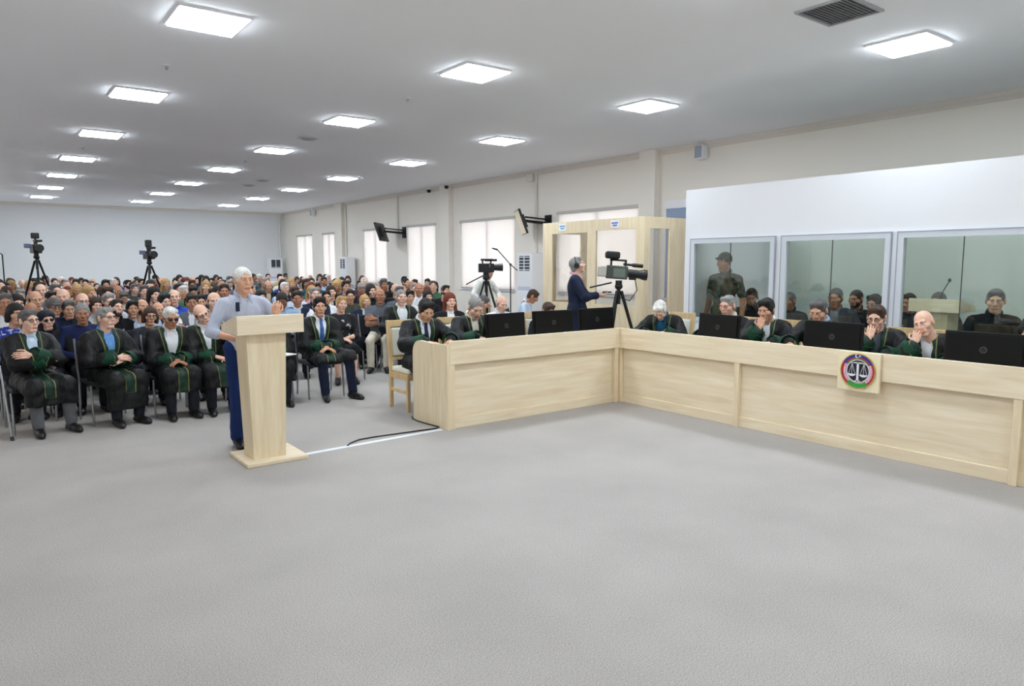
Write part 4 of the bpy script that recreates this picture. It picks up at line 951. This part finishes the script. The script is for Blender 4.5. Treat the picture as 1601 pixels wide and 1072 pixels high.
    if look.get('beard'):
        P, _, _ = head_prims(look.get('head', 'm')); q = [('e', p[1], p[2]+0.004, p[3]) if p[0] == 'e' else ('c', p[1], p[2], p[3]+0.004, p[4]+0.004) for p in (P[1], P[2])]
        v, f = nets(q, 0.007, 0.016, [ell((0, -0.03, 0.045), (0.2, 0.2, 0.085)), ell((0, -0.11, -0.062), (0.03, 0.05, 0.018)), ell((0, -0.10, -0.02), (0.045, 0.06, 0.035))], 0.004); g = Geo(); g.add(v, f, 0, Rh, hc); out['beard'] = (g.mesh('beard', 1), ['hair'])
    if look.get('moustache'):
        v, f = nets([cone((0, -0.0895, -0.0475), (s_*0.027, -0.0765, -0.057), 0.0066, 0.0042) for s_ in (-1, 1)], 0.005, 0.002); g = Geo(); g.add(v, f, 0, Rh, hc); out['moustache'] = (g.mesh('moustache', 1), ['hair'])
    if look.get('headphones'):
        q = MB(); pts = [(0.088*math.sin(R_(t)), 0.012, 0.0+0.128*math.cos(R_(t))) for t in range(-88, 89, 11)]
        q.tube([tuple(Rh @ A_(*p)+hc) for p in pts], 0.008, 8); out['headband'] = (q, None)
        for s in (-1, 1): out['ear_cup' if s < 0 else 'ear_cup|2'] = (MB().tube([tuple(Rh @ A_(s*0.078, 0.012, -0.002)+hc), tuple(Rh @ A_(s*0.108, 0.012, -0.002)+hc)], 0.040, 16), None)
    return out, dict(head=hc, Rh=Rh, arms=arms, T=T, front=lambda x, z: front(x, z, trunk), Rt=Rt)

def slotmat(k, look):
    sk = look.get('skin', 'fair')
    return {'skin': lambda: skin(sk), 'eyew': lambda: EYEW, 'eyed': lambda: EYED, 'lip': lambda: lipm(sk), 'brow': lambda: hairm('dark' if look.get('hairc') in ('black', 'brown', 'scarf', None) else ('grey' if look.get('hairc') == 'white' else look['hairc'])),
            'hair': lambda: look['hairm'] if look.get('hairm') else hairm(look.get('hairc', 'dark')), 'top': lambda: look['top'], 'bottom': lambda: look['bottom'], 'shoe': lambda: look.get('shoe', SHOE), 'tie': lambda: look.get('tie'),
            'coat': lambda: ROBE if look.get('coat') == 'robe' else look['coatm'], 'cuff': lambda: CUFFG}[k]()
def figure(loc, rz, pose, look, label, lod=0, scale=1.0, group=None, key=None, skip=()):
    if key is not None and key in MESHCACHE: parts, info = MESHCACHE[key]
    else:
        parts, info = build_meshes(pose, look, lod)
        if key is not None: MESHCACHE[key] = (parts, info)
    root = empty('person', loc, rz); root.scale = (scale,)*3; tag(root, label, 'person', group)
    made = {}
    for nm, (me, slots) in parts.items():
        nm = nm.split('|')[0]; par = made.get({'collar': 'shirt', 'lens': 'glasses', 'ear_cup': 'headband', 'cuff': 'robe'}.get(nm), root)
        if slots is None:
            made[nm] = me.build(nm, look.get('glassm', BLACK) if nm == 'glasses' else BLACK, par); continue
        o = bpy.data.objects.new(nm, me); COL.objects.link(o); o.parent = par; made[nm] = o
        for i, sname in enumerate(slots):
            o.material_slots[i].link = 'OBJECT'; o.material_slots[i].material = slotmat(sname, look)
    return root, info
WHITE_S = cloth('white', (226, 228, 232)); LBLUE = cloth('light_blue', (162, 188, 222)); NAVY = cloth('navy', (28, 36, 58)); BLK = cloth('black', (22, 23, 27)); GREYC = cloth('grey', (92, 98, 108)); DKTR = cloth('dark_trousers', (30, 32, 40)); LGREY = cloth('light_grey', (176, 178, 184)); CREAMC = cloth('cream', (222, 214, 198)); TEAL = cloth('teal', (40, 92, 96)); BLUE = cloth('royal_blue', (44, 70, 170)); OLIVE = cloth('olive', (66, 70, 58)); PINKC = cloth('pink', (208, 160, 170)); BURG = cloth('burgundy', (104, 38, 46)); BEIGE = cloth('beige', (186, 168, 142)); GREENC = cloth('green', (70, 108, 84)); SKYC = cloth('sky', (196, 212, 232)); CHAR = cloth('charcoal', (52, 55, 62)); DENIM = cloth('denim', (32, 50, 92)); TROUG = cloth('grey_trousers', (96, 98, 102))
# ------------------------------------------------------------------ who sits and stands where
def gx(px, Y): return Y*math.tan(YAW+math.atan((px-800.5)/FPX))                  # room X of a sight line at room Y
def gyX(px, X): return X/math.tan(YAW+math.atan((px-800.5)/FPX))
PAPER = mat('paper', (236, 236, 238), 0.7)
robe = dict(coat='robe', bottom=DKTR, top=WHITE_S)
def L(**k):
    d = dict(robe) if k.pop('robed', False) else {}
    d.update(k); d.setdefault('bottom', DKTR); d.setdefault('top', WHITE_S)
    return d
RG = 'robed people in the front row'
F1 = 8.62
front_row = [
    (0.37, 0.955, 14, dict(lean=0, head=(16, 0, 0), arm_r='cross', arm_l='cross', leg_r=((-0.12, -0.43, 0.5), (-0.11, -0.42, 0.085)), leg_l=((0.17, -0.42, 0.5), (0.20, -0.40, 0.085))), L(robed=True, hair='short', hairc='salt', glasses=True, bottom=TROUG, skin='fair', top=SKYC, vdepth=0.22), 'grey-haired robed man with glasses and folded arms, front row far left'),
    (1.04, 0.955, 18, dict(lean=3, head=(16, -4, 0), arm_r=dict(t=(-0.03, -0.27, 0.74), pole=(-0.8, 0.3, -0.4), pn=(0, -0.8, 0.5), fd=(0.9, -0.35, -0.1), curl=0.55), arm_l=dict(t=(0.06, -0.26, 0.71), pole=(0.8, 0.3, -0.4), pn=(0, -0.8, 0.5), fd=(-0.9, -0.3, -0.1), curl=0.55)), L(robed=True, hair='short', hairc='grey', glasses=True, moustache=True, top=cloth('mid_blue', (104, 150, 206)), bulk=1.12, vwidth=0.06, hem=0.75), 'heavy grey-haired robed man in blue shirt holding his hands on his belly, front row'),
    (1.66, 0.955, 4, dict(lean=10, head=(2, 10, 0), arm_r='lap', arm_l='lap'), L(robed=True, hair='short', hairc='white', glasses='sun', skin='tan', top=WHITE_S, vwidth=0.085, vdepth=0.02), 'white-haired robed man in dark glasses with clasped hands, front row'),
    (2.09, 0.97, 2, dict(lean=6, side=8, head=(2, 8, 20), arm_r='lap', arm_l='thigh'), L(robed=True, hair='balding', hairc='dark', glasses=True, skin='fair', top=WHITE_S), 'robed man with glasses tilting his head, seated behind the standing speaker'),
    (2.76, 0.955, -6, dict(lean=12, head=(4, 16, 0), arm_r='lap', arm_l='lap'), L(robed=True, hair='short', hairc='brown', top=cloth('aqua', (150, 206, 214)), skin='mid'), 'robed person in aqua shirt mostly hidden behind the lectern'),
    (3.42, 0.985, -6, dict(lean=5, head=(-6, 0, 0), arm_r='lap', arm_l='lap', leg_l=((0.24, -0.44, 0.53), (0.28, -0.44, 0.085)), leg_r=((-0.10, -0.44, 0.5), (-0.06, -0.40, 0.085)), foot_l=24), L(robed=True, hair='full', hairc='black', tie=cloth('tie_blue', (56, 92, 156), 0.5), skin='mid', bottom=NAVY, hem=0.05, vwidth=0.075, vdepth=0.0), 'black-haired robed young man with blue tie, right end of the front row'),
]
for k, (x, sc, rz, pose, look, lab) in enumerate(front_row):
    figure((x, F1, 0), R_(rz), pose, look, lab, 0, sc, RG)
    audience_chair((x, F1+0.03, 0), R_(rz*0.5), 'dark chair with chrome frame under the %s robed sitter of the front row' % ORD[k])
o = empty('folded_papers', (2.80, 8.24, 0.612), R_(20)); tag(o, 'white papers on the lap of the sitter behind the lectern', 'paper'); MB().box(-0.1, 0.1, -0.14, 0.14, 0, 0.012).build('sheets', PAPER, o)
o = empty('walking_stick', (0.10, 8.2, 0)); tag(o, 'thin metal walking stick leaning at the left end of the front row', 'walking stick')
MB().tube([(0.05, -0.05, 0.0), (0.0, 0.1, 0.72)], 0.011, 8).build('shaft', CHROME, o); MB().tube([(0.0, 0.1, 0.72), (0.0, 0.08, 0.76), (0.0, 0.02, 0.76)], 0.013, 8).build('grip', BLACK, o); MB().tube([(0.05, -0.05, 0.0), (0.045, -0.04, 0.04)], 0.016, 8).build('tip', BLACK, o)

# the standing speaker
sp, inf = figure((1.91, 6.62, 0), R_(3), dict(stand=True, lean=3, head=(3, 2, 0), arm_l=dict(t=(0.205, -0.25, 1.235), pole=(0.9, 0.3, -0.9), pn=(-0.3, -0.8, 0.2), fd=(0.05, -0.25, 1), curl=1.15), arm_r=dict(t=(-0.15, -0.23, 1.045), pole=(-0.9, 0.5, -0.4), pn=(0, -0.4, -0.8), fd=(0.5, -1, -0.1), curl=0.5),
    leg_r=((-0.10, -0.03, 0.50), (-0.10, 0.02, 0.085)), leg_l=((0.11, 0.02, 0.50), (0.16, 0.14, 0.085))),
    L(top=cloth('check_grey', (176, 182, 200), noise=0.16), sleeve='half', bottom=cloth('speaker_jeans', (24, 46, 96)), hair='crop', hairc='white', moustache=True, skin='mid', bulk=1.06, head='m', vneck=True), 'white-haired man in pale grey shirt and blue jeans standing at the lectern', 0, 0.975)
m = MB(); c = inf['T']((-0.085, inf['front'](-0.085, 0.385)-0.010, 0.385)); m.box(-0.017, 0.017, -0.008, 0.008, -0.04, 0.045, 0.004, Matrix.Translation(c)); m.build('pocket_clip', cloth('clip_dark', (34, 44, 66)), sp)

# people at the desk
JG = 'people seated at the desk'
def jp(x, y, rz, sc, pose, look, lab): return figure((x, y, 0), R_(rz), pose, look, lab, 0, sc, JG)
ARD = lambda s, x=0.14, y=-0.46, z=0.80: dict(t=(s*x, y, z), pole=(s*0.9, 0.35, -0.5), pn=(0, 0, 1), fd=(-s*0.6, -1, -0.05), curl=0.35)
CHIN = lambda s, x=0.02, y=-0.34, z=0.925: dict(t=(s*x, y, z), pole=(s*0.5, -0.5, -0.8), pn=(-s*0.2, -0.9, 0), fd=(-s*0.1, 0.35, 1), curl=0.8)
jp(4.03, 7.12, -4, 1.03, dict(lean=14, head=(-4, 20, 0), arm_r=ARD(-1), arm_l=ARD(1)), L(robed=True, hair='full', hairc='black', tie=cloth('tie_navy', (26, 38, 70), 0.5), skin='mid', vwidth=0.07), 'black-haired robed man looking down at the open end of the desk')
jp(4.71, 7.12, -4, 1.035, dict(lean=13, head=(-8, 24, 0), arm_r=ARD(-1), arm_l=ARD(1)), L(robed=True, hair='crop', hairc='grey', skin='fair', top=CREAMC), 'grey-haired robed man looking down behind the leftmost monitor')
jp(6.02, 7.3, 0, 0.93, dict(lean=10, head=(-10, 20, 0), arm_r='thigh', arm_l='thigh'), L(hair='short', hairc='brown', skin='tan', coat='coat', coatm=BLK), 'brown-haired person almost hidden behind the second monitor')
jp(7.26, 6.24, -64, 1.0, dict(lean=22, head=(0, 40, 0), arm_r=ARD(-1), arm_l=ARD(1, 0.1, -0.42)), L(robed=True, hair='full', hairc='white', skin='fair', top=cloth('petrol', (24, 76, 108)), vwidth=0.075), 'white-haired robed man bent over papers at the inner desk corner')
jp(7.24, 5.2, -80, 1.02, dict(lean=8, head=(-8, 6, 0), arm_r=ARD(-1), arm_l=ARD(1)), L(robed=True, hair='short', hairc='grey', glasses=True, glassm=mat('red_frame', (150, 44, 40), 0.4), skin='fair'), 'grey-haired man in red-rimmed glasses behind a monitor of the long wing')
jp(7.22, 4.66, -72, 1.02, dict(lean=14, head=(-10, 8, 0), arm_r=CHIN(-1), arm_l=ARD(1)), L(robed=True, hair='full', hairc='black', skin='mid'), 'black-haired robed man with fist at his mouth and yellow collar trim')
jp(7.24, 4.02, -84, 1.045, dict(lean=12, head=(4, 20, 0), arm_r=ARD(-1), arm_l=ARD(1)), L(robed=True, hair='short', hairc='salt', skin='mid', top=LBLUE, vwidth=0.07), 'dark-grey-haired robed man in light blue shirt reading behind the emblem monitor')
jp(7.22, 3.42, -76, 1.01, dict(lean=14, head=(-4, 10, 0), arm_r=CHIN(-1), arm_l=ARD(1)), L(robed=True, hair='short', hairc='brown', glasses=True, skin='fair', top=GREYC), 'brown-haired robed man in dark glasses frames holding his hand over his mouth')
jp(7.22, 2.88, -78, 0.99, dict(lean=15, side=8, head=(-10, 4, 14), arm_r=CHIN(-1, 0.13, -0.30, 0.93), arm_l=ARD(1)), L(robed=True, hair='bald', skin='fair'), 'bald robed man resting his cheek on his hand')
jp(7.24, 2.10, -84, 0.99, dict(lean=14, head=(0, 20, 0), arm_r=CHIN(-1), arm_l=ARD(1)), L(robed=True, hair='bob', hairc='black', skin='mid', head='f', fem=True), 'dark-haired person half hidden behind the monitor at the right edge')
# cameraman
cm, inf = figure((7.32, 8.02, 0), R_(44), dict(stand=True, lean=-2, head=(4, -12, 0), arm_r=dict(t=(-0.04, -0.27, 1.15), pole=(-0.9, 0.4, -0.5), pn=(0.4, 0, -0.9), fd=(0.4, -1, 0.05), curl=0.7), arm_l=dict(t=(0.08, -0.27, 1.13), pole=(0.9, 0.4, -0.5), pn=(0, 0, -1), fd=(-0.2, -1, 0.1), curl=0.7)),
    L(coat='coat', coatm=NAVY, top=PINKC, bottom=NAVY, hair='short', hairc='grey', headphones=True, skin='fair', vwidth=0.075, vdepth=0.0), 'cameraman in navy jacket and headphones standing beside the large video camera', 0, 1.045)
o = empty('handheld_remote', tuple(cm.matrix_basis @ Vector((0.0, -0.395, 1.19))), R_(44)); tag(o, 'small black remote held in the hand of the cameraman', 'remote'); MB().box(-0.02, 0.02, -0.09, 0.05, -0.01, 0.012, 0.004).build('case', BLACK, o)
o['label'] = 'small black remote held by the cameraman in the navy jacket'
# behind the glass
GG = 'people behind the glass'
CAMO = print_cloth('camouflage', (62, 74, 56), (38, 46, 36), 16, 0.5)
figure((8.44, 6.20, 0), R_(-84), dict(stand=True, lean=0, head=(-4, 4, 0), arm_r='side', arm_l='side'), L(top=CAMO, bottom=CAMO, sleeve='short', hair='cap', hairm=CAMO, skin='tan'), 'guard in camouflage uniform standing behind the first glass', 0, 1.075, GG)
figure((8.86, 6.02, 0), R_(-60), dict(lean=8, head=(0, 16, 0)), L(top=BLK, hair='crop', hairc='dark', beard=True, skin='tan'), 'bearded man in black seated behind the first glass beside the guard', 0, 1.05, GG)
dock = [(9.05, 4.87, -70, 1.06, 'crop', 'salt', GREYC, CHAR, 'dark', 'grey-haired man in dark jacket behind the second glass, left of two'), (9.62, 4.88, -80, 1.03, 'crop', 'dark', BLK, None, 'tan', 'bearded man in black behind the second glass, right of two'), (9.2, 4.42, -84, 1.0, 'full', 'black', BLK, None, 'tan', 'black-haired man whose head top shows behind the second glass'),
        (9.1, 5.56, -84, 1.0, 'crop', 'salt', CHAR, None, 'tan', 'dim grey-haired man at the left edge of the second glass'), (9.65, 4.2, -84, 1.01, 'short', 'brown', CHAR, None, 'tan', 'man at the left edge of the third glass beside the lectern'), (9.68, 3.86, -84, 1.03, 'crop', 'salt', CHAR, None, 'tan', 'man whose head shows just above the lectern behind glass'),
        (9.08, 3.05, -64, 1.09, 'short', 'salt', BLK, None, 'mid', 'grey-haired man in black shirt behind the third glass, rightmost')]
for x, y, rz, sc, hs, hcx, tp, ct, sk, lab in dock:
    lk = L(top=tp, hair=hs, hairc=hcx, skin=sk if sk != 'dark' else 'tan', beard='bearded' in lab)
    if ct: lk.update(coat='coat', coatm=ct)
    figure((x, y, 0), R_(rz), dict(lean=5, head=(-8, 6, 0), arm_r='thigh', arm_l='thigh'), lk, lab, 0, sc, GG)
    audience_chair((x+0.03, y, 0), R_(rz), 'dark chair behind the glass under the '+' '.join(lab.split()[:6]))
audience_chair((8.89, 6.02, 0), R_(-60), 'dark chair behind the first glass under the bearded man')
# around the tripod by the window
figure((gx(730, 9.9)+0.05, 10.05, 0), R_(60), dict(lean=30, head=(0, 22, 0), arm_r='thigh', arm_l='thigh'), L(top=cloth('deep_navy', (22, 34, 66)), hair='short', hairc='salt', skin='mid'), 'man in navy pullover bending forward beside the tripod', 0, 0.97)
audience_chair((gx(730, 9.9)+0.0, 10.08, 0), R_(60), 'dark chair under the bending man in navy beside the tripod')
figure((gx(756, 11.2), 11.2, 0), R_(10), dict(stand=True, lean=10, head=(0, 25, 0), arm_r=dict(t=(-0.22, -0.25, 1.0), pole=(-0.9, 0.5, -0.2)), arm_l=dict(t=(0.22, -0.25, 1.0), pole=(0.9, 0.5, -0.2))), L(top=cloth('pale_cream', (224, 226, 222)), bottom=BEIGE, hair='short', hairc='brown', skin='mid'), 'operator in pale cream shirt standing behind the tripod camera', 0, 0.97)
figure((gx(815, 10.1), 10.1, 0), R_(40), dict(lean=18, head=(10, 30, 0), arm_r='thigh', arm_l='thigh'), L(top=SKYC, hair='short', hairc='brown', skin='tan'), 'man in white shirt with bowed head below the boom microphone', 0, 0.99)
audience_chair((gx(815, 10.1), 10.13, 0), R_(40), 'dark chair under the bowed man below the boom microphone')
figure((gx(786, 8.4), 8.5, 0), R_(-8), dict(lean=8, head=(0, 16, 0)), L(top=WHITE_S, hair='balding', hairc='grey', skin='fair'), 'balding man whose head shows above the leftmost monitor', 0, 0.955)
audience_chair((gx(786, 8.4), 8.53, 0), R_(20), 'dark chair hidden behind the leftmost monitor')
figure((gx(703, 8.55), 8.55, 0), R_(-16), dict(lean=2, head=(4, 0, 0)), L(top=WHITE_S, hair='long', hairc='red', head='f', fem=True, skin='fair', coat='coat', coatm=BLK), 'woman with long red hair behind the desk sitters', 0, 0.985)
audience_chair((gx(703, 8.55), 8.58, 0), R_(10), 'dark chair under the red-haired woman')

# ------------------------------------------------------------------ the audience
VAR = [dict(pose=dict(lean=2, head=(12, 0, 0)), look=dict()), dict(pose=dict(lean=5, head=(24, 2, 4), arm_r='thigh', arm_l='thigh'), look=dict(sleeve='short')),
       dict(pose=dict(lean=3, head=(16, 4, 0), arm_r='thigh', arm_l='lap'), look=dict(coat='coat')), dict(pose=dict(lean=2, head=(14, 2, -5)), look=dict(head='f', fem=True, sleeve='half', collar=False)),
       dict(pose=dict(lean=0, head=(10, -3, 0), arm_r='cross', arm_l='cross'), look=dict(sleeve='short', bulk=1.1)), dict(pose=dict(lean=12, head=(4, 22, 0)), look=dict()),
       dict(pose=dict(lean=2, head=(22, 0, 6), arm_r='lap', arm_l='thigh'), look=dict(head='f', fem=True, coat='coat')), dict(pose=dict(lean=4, head=(-6, 6, 0), arm_r='thigh', arm_l='thigh'), look=dict(bulk=1.12, head='w', collar=False)),
       dict(pose=dict(lean=3, head=(28, -8, -8)), look=dict(beard=True)), dict(pose=dict(lean=2, head=(8, 3, 3), arm_r='cross', arm_l='cross'), look=dict(coat='vest'))]
HM = {}
def crowd(loc, rz, vi, hair, hairc, sk, top, lab, lod, sc, coatm=None, glasses=False, bottom=None, group='seated audience', skirt=False):
    v = VAR[vi]; lk = dict(v['look']); lk.update(hair='bald', top=top, bottom=bottom or DKTR, skin=sk, hairc=hairc, coatm=coatm or BLK, glasses=glasses, skirt=skirt)
    key = (vi, lod, bool(glasses), skirt)
    root, inf = figure(loc, rz, v['pose'], lk, lab, lod, sc, group, key)
    if hair != 'bald':
        hk = (vi, lod, hair)
        if hk not in HM:
            vv, ff = hair_geo(hair, lod); g = Geo(); g.add(vv, ff, 0, inf['Rh'], inf['head']); HM[hk] = g.mesh('hair', 1)
        o = bpy.data.objects.new({'beret': 'beret', 'cap': 'flat_cap'}.get(hair, 'hair'), HM[hk]); COL.objects.link(o); o.parent = root
        o.material_slots[0].link = 'OBJECT'; o.material_slots[0].material = hairm(hairc)
    return root
R2, R3, R4 = 9.55, 10.45, 11.35
FLOWER = print_cloth('blue_flower', (34, 52, 150), (190, 200, 230), 30, 0.6); BPRINT = print_cloth('black_print', (22, 22, 26), (190, 190, 194), 14, 0.63)
spec = [  # px, py of head top, row, variant, hair, hair colour, skin, top, label, extras
    (23, 472, R2, 3, 'bob', 'black', 'mid', FLOWER, 'dark-haired woman in blue flowered top behind the far left robed man', {}),
    (72, 487, R2, 6, 'beret', 'scarf', 'fair', BLK, 'woman in dark beret and sunglasses behind the far left robed man', dict(coatm=BLK, glasses='sun')),
    (128, 471, R2, 7, 'crop', 'grey', 'tan', cloth('dark_navy', (24, 34, 74)), 'grey-cropped man in dark navy pullover between the two left robed men', {}),
    (235, 487, R2, 3, 'bob', 'brown', 'mid', CHAR, 'dark-haired woman with glasses beside the white-haired robed man', dict(glasses=True)),
    (337, 455, R2, 0, 'balding', 'brown', 'fair', LGREY, 'balding man in pale top just left of the standing speaker', {}),
    (536, 461, R2, 3, 'short', 'blond', 'fair', BPRINT, 'short-haired blond woman in black printed dress and skirt', dict(skirt=True, bottom=BLK)),
    (573, 460, R3+0.3, 6, 'bob', 'blond', 'fair', WHITE_S, 'blond woman in navy cardigan beside the printed dress', dict(coatm=NAVY)),
    (8, 456, R3, 0, 'short', 'salt', 'tan', WHITE_S, 'man in white shirt at the left edge of the picture, third row', {}),
    (48, 470, R3, 7, 'bald', 'dark', 'tan', GREYC, 'bald man behind the woman in the beret', {}),
    (84, 464, R3, 2, 'cap', 'salt', 'mid', DENIM, 'man in grey flat cap and dark jacket', dict(coatm=NAVY, glasses=True)),
    (108, 467, R3, 2, 'short', 'salt', 'mid', NAVY, 'man in black jacket beside the flat cap', dict(coatm=BLK)),
    (182, 466, R3, 8, 'short', 'dark', 'fair', BLK, 'bearded dark-haired man in black looking up, third row', {}),
    (208, 468, R3, 0, 'full', 'black', 'mid', SKYC, 'black-haired man in pale blue shirt, third row', {}),
    (223, 466, R3, 8, 'bald', 'brown', 'mid', SKYC, 'bald bearded man in pale blue shirt, third row', {}),
    (248, 471, R3, 0, 'balding', 'brown', 'mid', CHAR, 'balding man behind the woman with glasses', {}),
    (303, 458, R3, 9, 'short', 'dark', 'tan', WHITE_S, 'dark-haired man in white shirt and grey vest', dict(coatm=GREYC)),
    (467, 453, R3, 9, 'short', 'dark', 'tan', WHITE_S, 'man in white shirt and navy vest right of the lectern', dict(coatm=NAVY)),
    (444, 451, R3, 5, 'crop', 'dark', 'dark', LBLUE, 'dark-skinned man in light blue shirt with bowed head right of the speaker', {}),
    (597, 450, R3-0.25, 4, 'balding', 'salt', 'tan', GREYC, 'big man in grey tee shirt and cream trousers with folded arms', dict(bottom=CREAMC)),
    (643, 453, R3, 0, 'full', 'black', 'mid', WHITE_S, 'young black-haired man in white shirt behind the robed grey-haired man', {}),
    (150, 463, R4, 3, 'long', 'brown', 'fair', BEIGE, 'woman with long brown hair above the blue-shirted robed man', {}),
    (130, 456, R4, 0, 'balding', 'grey', 'fair', LGREY, 'balding man with glasses in pale shirt, fourth row', dict(glasses=True)),
    (258, 457, R4, 1, 'full', 'black', 'fair', WHITE_S, 'black-haired youth in white tee shirt, fourth row', {}),
    (274, 451, R4, 4, 'balding', 'salt', 'fair', BLUE, 'man in bright blue shirt, fourth row', {}),
    (316, 458, R4, 2, 'short', 'black', 'mid', CHAR, 'dark-haired man in charcoal jacket behind the grey vest', dict(coatm=CHAR)),
    (353, 442, R4+0.6, 0, 'short', 'dark', 'tan', OLIVE, 'man in olive shirt behind the shoulder of the speaker', {}),
    (495, 448, R4, 4, 'short', 'grey', 'fair', NAVY, 'grey-haired man in navy shirt behind the blue tie man', {}),
    (513, 453, R4, 0, 'short', 'black', 'mid', WHITE_S, 'young man in white shirt behind the blue tie man', {}),
    (550, 450, R4, 7, 'short', 'dark', 'mid', OLIVE, 'heavy man in dark olive shirt behind the printed dress', {}),
    (57, 452, R4, 1, 'balding', 'brown', 'mid', BEIGE, 'balding man in beige top, fourth row left', {}),
    (26, 458, R4, 3, 'long', 'black', 'fair', BLK, 'woman with long black hair, fourth row left', {}),
    (170, 456, R4, 2, 'short', 'grey', 'fair', LGREY, 'grey-haired man in pale jacket, fourth row', dict(coatm=LGREY)),
    (583, 443, R4+0.5, 6, 'long', 'dark', 'fair', BLK, 'woman with long dark hair in black behind the grey tee shirt', dict(coatm=BLK)),
    (672, 453, R4-0.6, 6, 'long', 'black', 'fair', BLK, 'woman with long black hair left of the red-haired woman', dict(coatm=BLK)),
    (627, 446, R4, 0, 'short', 'salt', 'mid', GREYC, 'grey-haired man at the back right of the big man', {}),
    (658, 441, R4+0.4, 0, 'bald', 'salt', 'tan', WHITE_S, 'bald man in white near the window, fifth row right', {}),
]
taken = []
for px, py, Y, vi, hs, hcx, sk, tp, lab, ex in spec:
    x = gx(px, Y); d = x*math.sin(YAW)+Y*math.cos(YAW); z = HC-(py-411.5)*d/FPX*1.0; sc = min(1.06, max(0.9, z/1.285))
    crowd((x, Y+0.06, 0), R_(-math.degrees(math.atan2(x, Y))*0.85-2+random.Random(px).uniform(-9, 10)), vi, hs, hcx, sk, tp, lab, 0, sc, **ex); taken.append((x, Y))
    audience_chair((x, Y+0.09, 0), R_(8), 'dark chair under the '+' '.join(lab.split()[:10]).rstrip(','))
# robed grey-haired man seated apart at right
x = gx(627, 9.75)
figure((x, 9.75, 0), R_(-12), dict(lean=2, head=(2, 0, 0), arm_r='thigh', arm_l='thigh'), L(robed=True, hair='crop', hairc='grey', skin='fair', top=WHITE_S, vwidth=0.09, bulk=1.08), 'grey-haired robed man in open white shirt left of the desk end', 0, 1.0)
audience_chair((x, 9.78, 0), R_(8), 'dark chair under the robed man left of the desk end'); taken.append((x, 9.75))
rng = random.Random(11)
tops = [(WHITE_S, 'white'), (WHITE_S, 'white'), (LBLUE, 'light blue'), (NAVY, 'navy'), (BLK, 'black'), (BLK, 'black'), (GREYC, 'grey'), (CHAR, 'charcoal'), (LGREY, 'pale grey'), (SKYC, 'pale blue'), (TEAL, 'teal'), (OLIVE, 'olive'), (BEIGE, 'beige'), (BURG, 'burgundy'), (PINKC, 'pink'), (BLUE, 'bright blue'), (GREENC, 'green'), (CREAMC, 'cream')]
coats = [(BLK, 'black'), (NAVY, 'navy'), (CHAR, 'charcoal'), (BEIGE, 'beige'), (GREYC, 'grey')]
HNAME = {'short': 'short', 'full': 'thick', 'crop': 'cropped', 'balding': 'receding', 'long': 'long', 'bob': 'bobbed'}
CNAME = {'black': 'black', 'brown': 'brown', 'dark': 'dark', 'grey': 'grey', 'white': 'white', 'salt': 'greying', 'red': 'auburn', 'blond': 'blond'}
NP = 0
rows = [12.3+0.98*k for k in range(15)]
for ri, Y in enumerate(rows):
    xmax = min(9.9, gx(716 if Y < 14 else 690, Y)); n = 0; x = 0.02*Y-0.1+rng.uniform(0, 0.35)
    while x < xmax:
        ok = all((x-a)**2+(Y-b)**2 > 0.3 for a, b in taken) and abs(x-1.08)+abs(Y-19.45) > 0.8 and abs(x-3.4)+abs(Y-19.45) > 0.8
        if ok and rng.random() > 0.06:
            fem = rng.random() < 0.3
            vi = rng.choice([3, 3, 6]) if fem else rng.choice([0, 0, 1, 1, 2, 4, 5, 7, 8, 9, 2])
            hs = rng.choice(['long', 'long', 'bob']) if fem else rng.choice(['short', 'short', 'full', 'full', 'crop', 'balding', 'bald', 'short'])
            hcx = rng.choice(['black', 'dark', 'brown', 'black', 'red', 'blond']) if fem else rng.choice(['black', 'black', 'dark', 'dark', 'brown', 'salt', 'grey', 'white'])
            tp, tn = rng.choice(tops); cm_, cn = rng.choice(coats); sk = rng.choice(['fair', 'fair', 'mid', 'mid', 'tan'])
            what = ('%s %s over %s top' % (cn, 'jacket' if vi != 9 else 'vest', tn)) if VAR[vi]['look'].get('coat') else tn+' top'
            hl = 'bald head' if hs == 'bald' else '%s %s hair' % (HNAME[hs], CNAME[hcx])
            lab = '%s, %s, %s, %s row, %s from left' % ('woman' if fem else 'man', hl, what, ORD[ri+4], ORD[min(n, 23)])
            crowd((x+rng.uniform(-0.06, 0.06), Y+rng.uniform(-0.08, 0.08), 0), R_(-math.degrees(math.atan2(x, Y))*0.85-3+rng.uniform(-16, 16)), vi, hs, hcx, sk, tp, lab, 1, rng.uniform(0.93, 1.05), coatm=cm_, bottom=rng.choice([DKTR, DKTR, NAVY, DENIM, BEIGE]))
            audience_chair((x, Y+0.05, 0), R_(8), 'dark chair under the %s listener from left in the %s row' % (ORD[min(n, 23)], ORD[ri+4])); n += 1; NP += 1
        x += rng.uniform(0.56, 0.68)
print('audience', NP, 'time', round(time.time()-T0, 1))
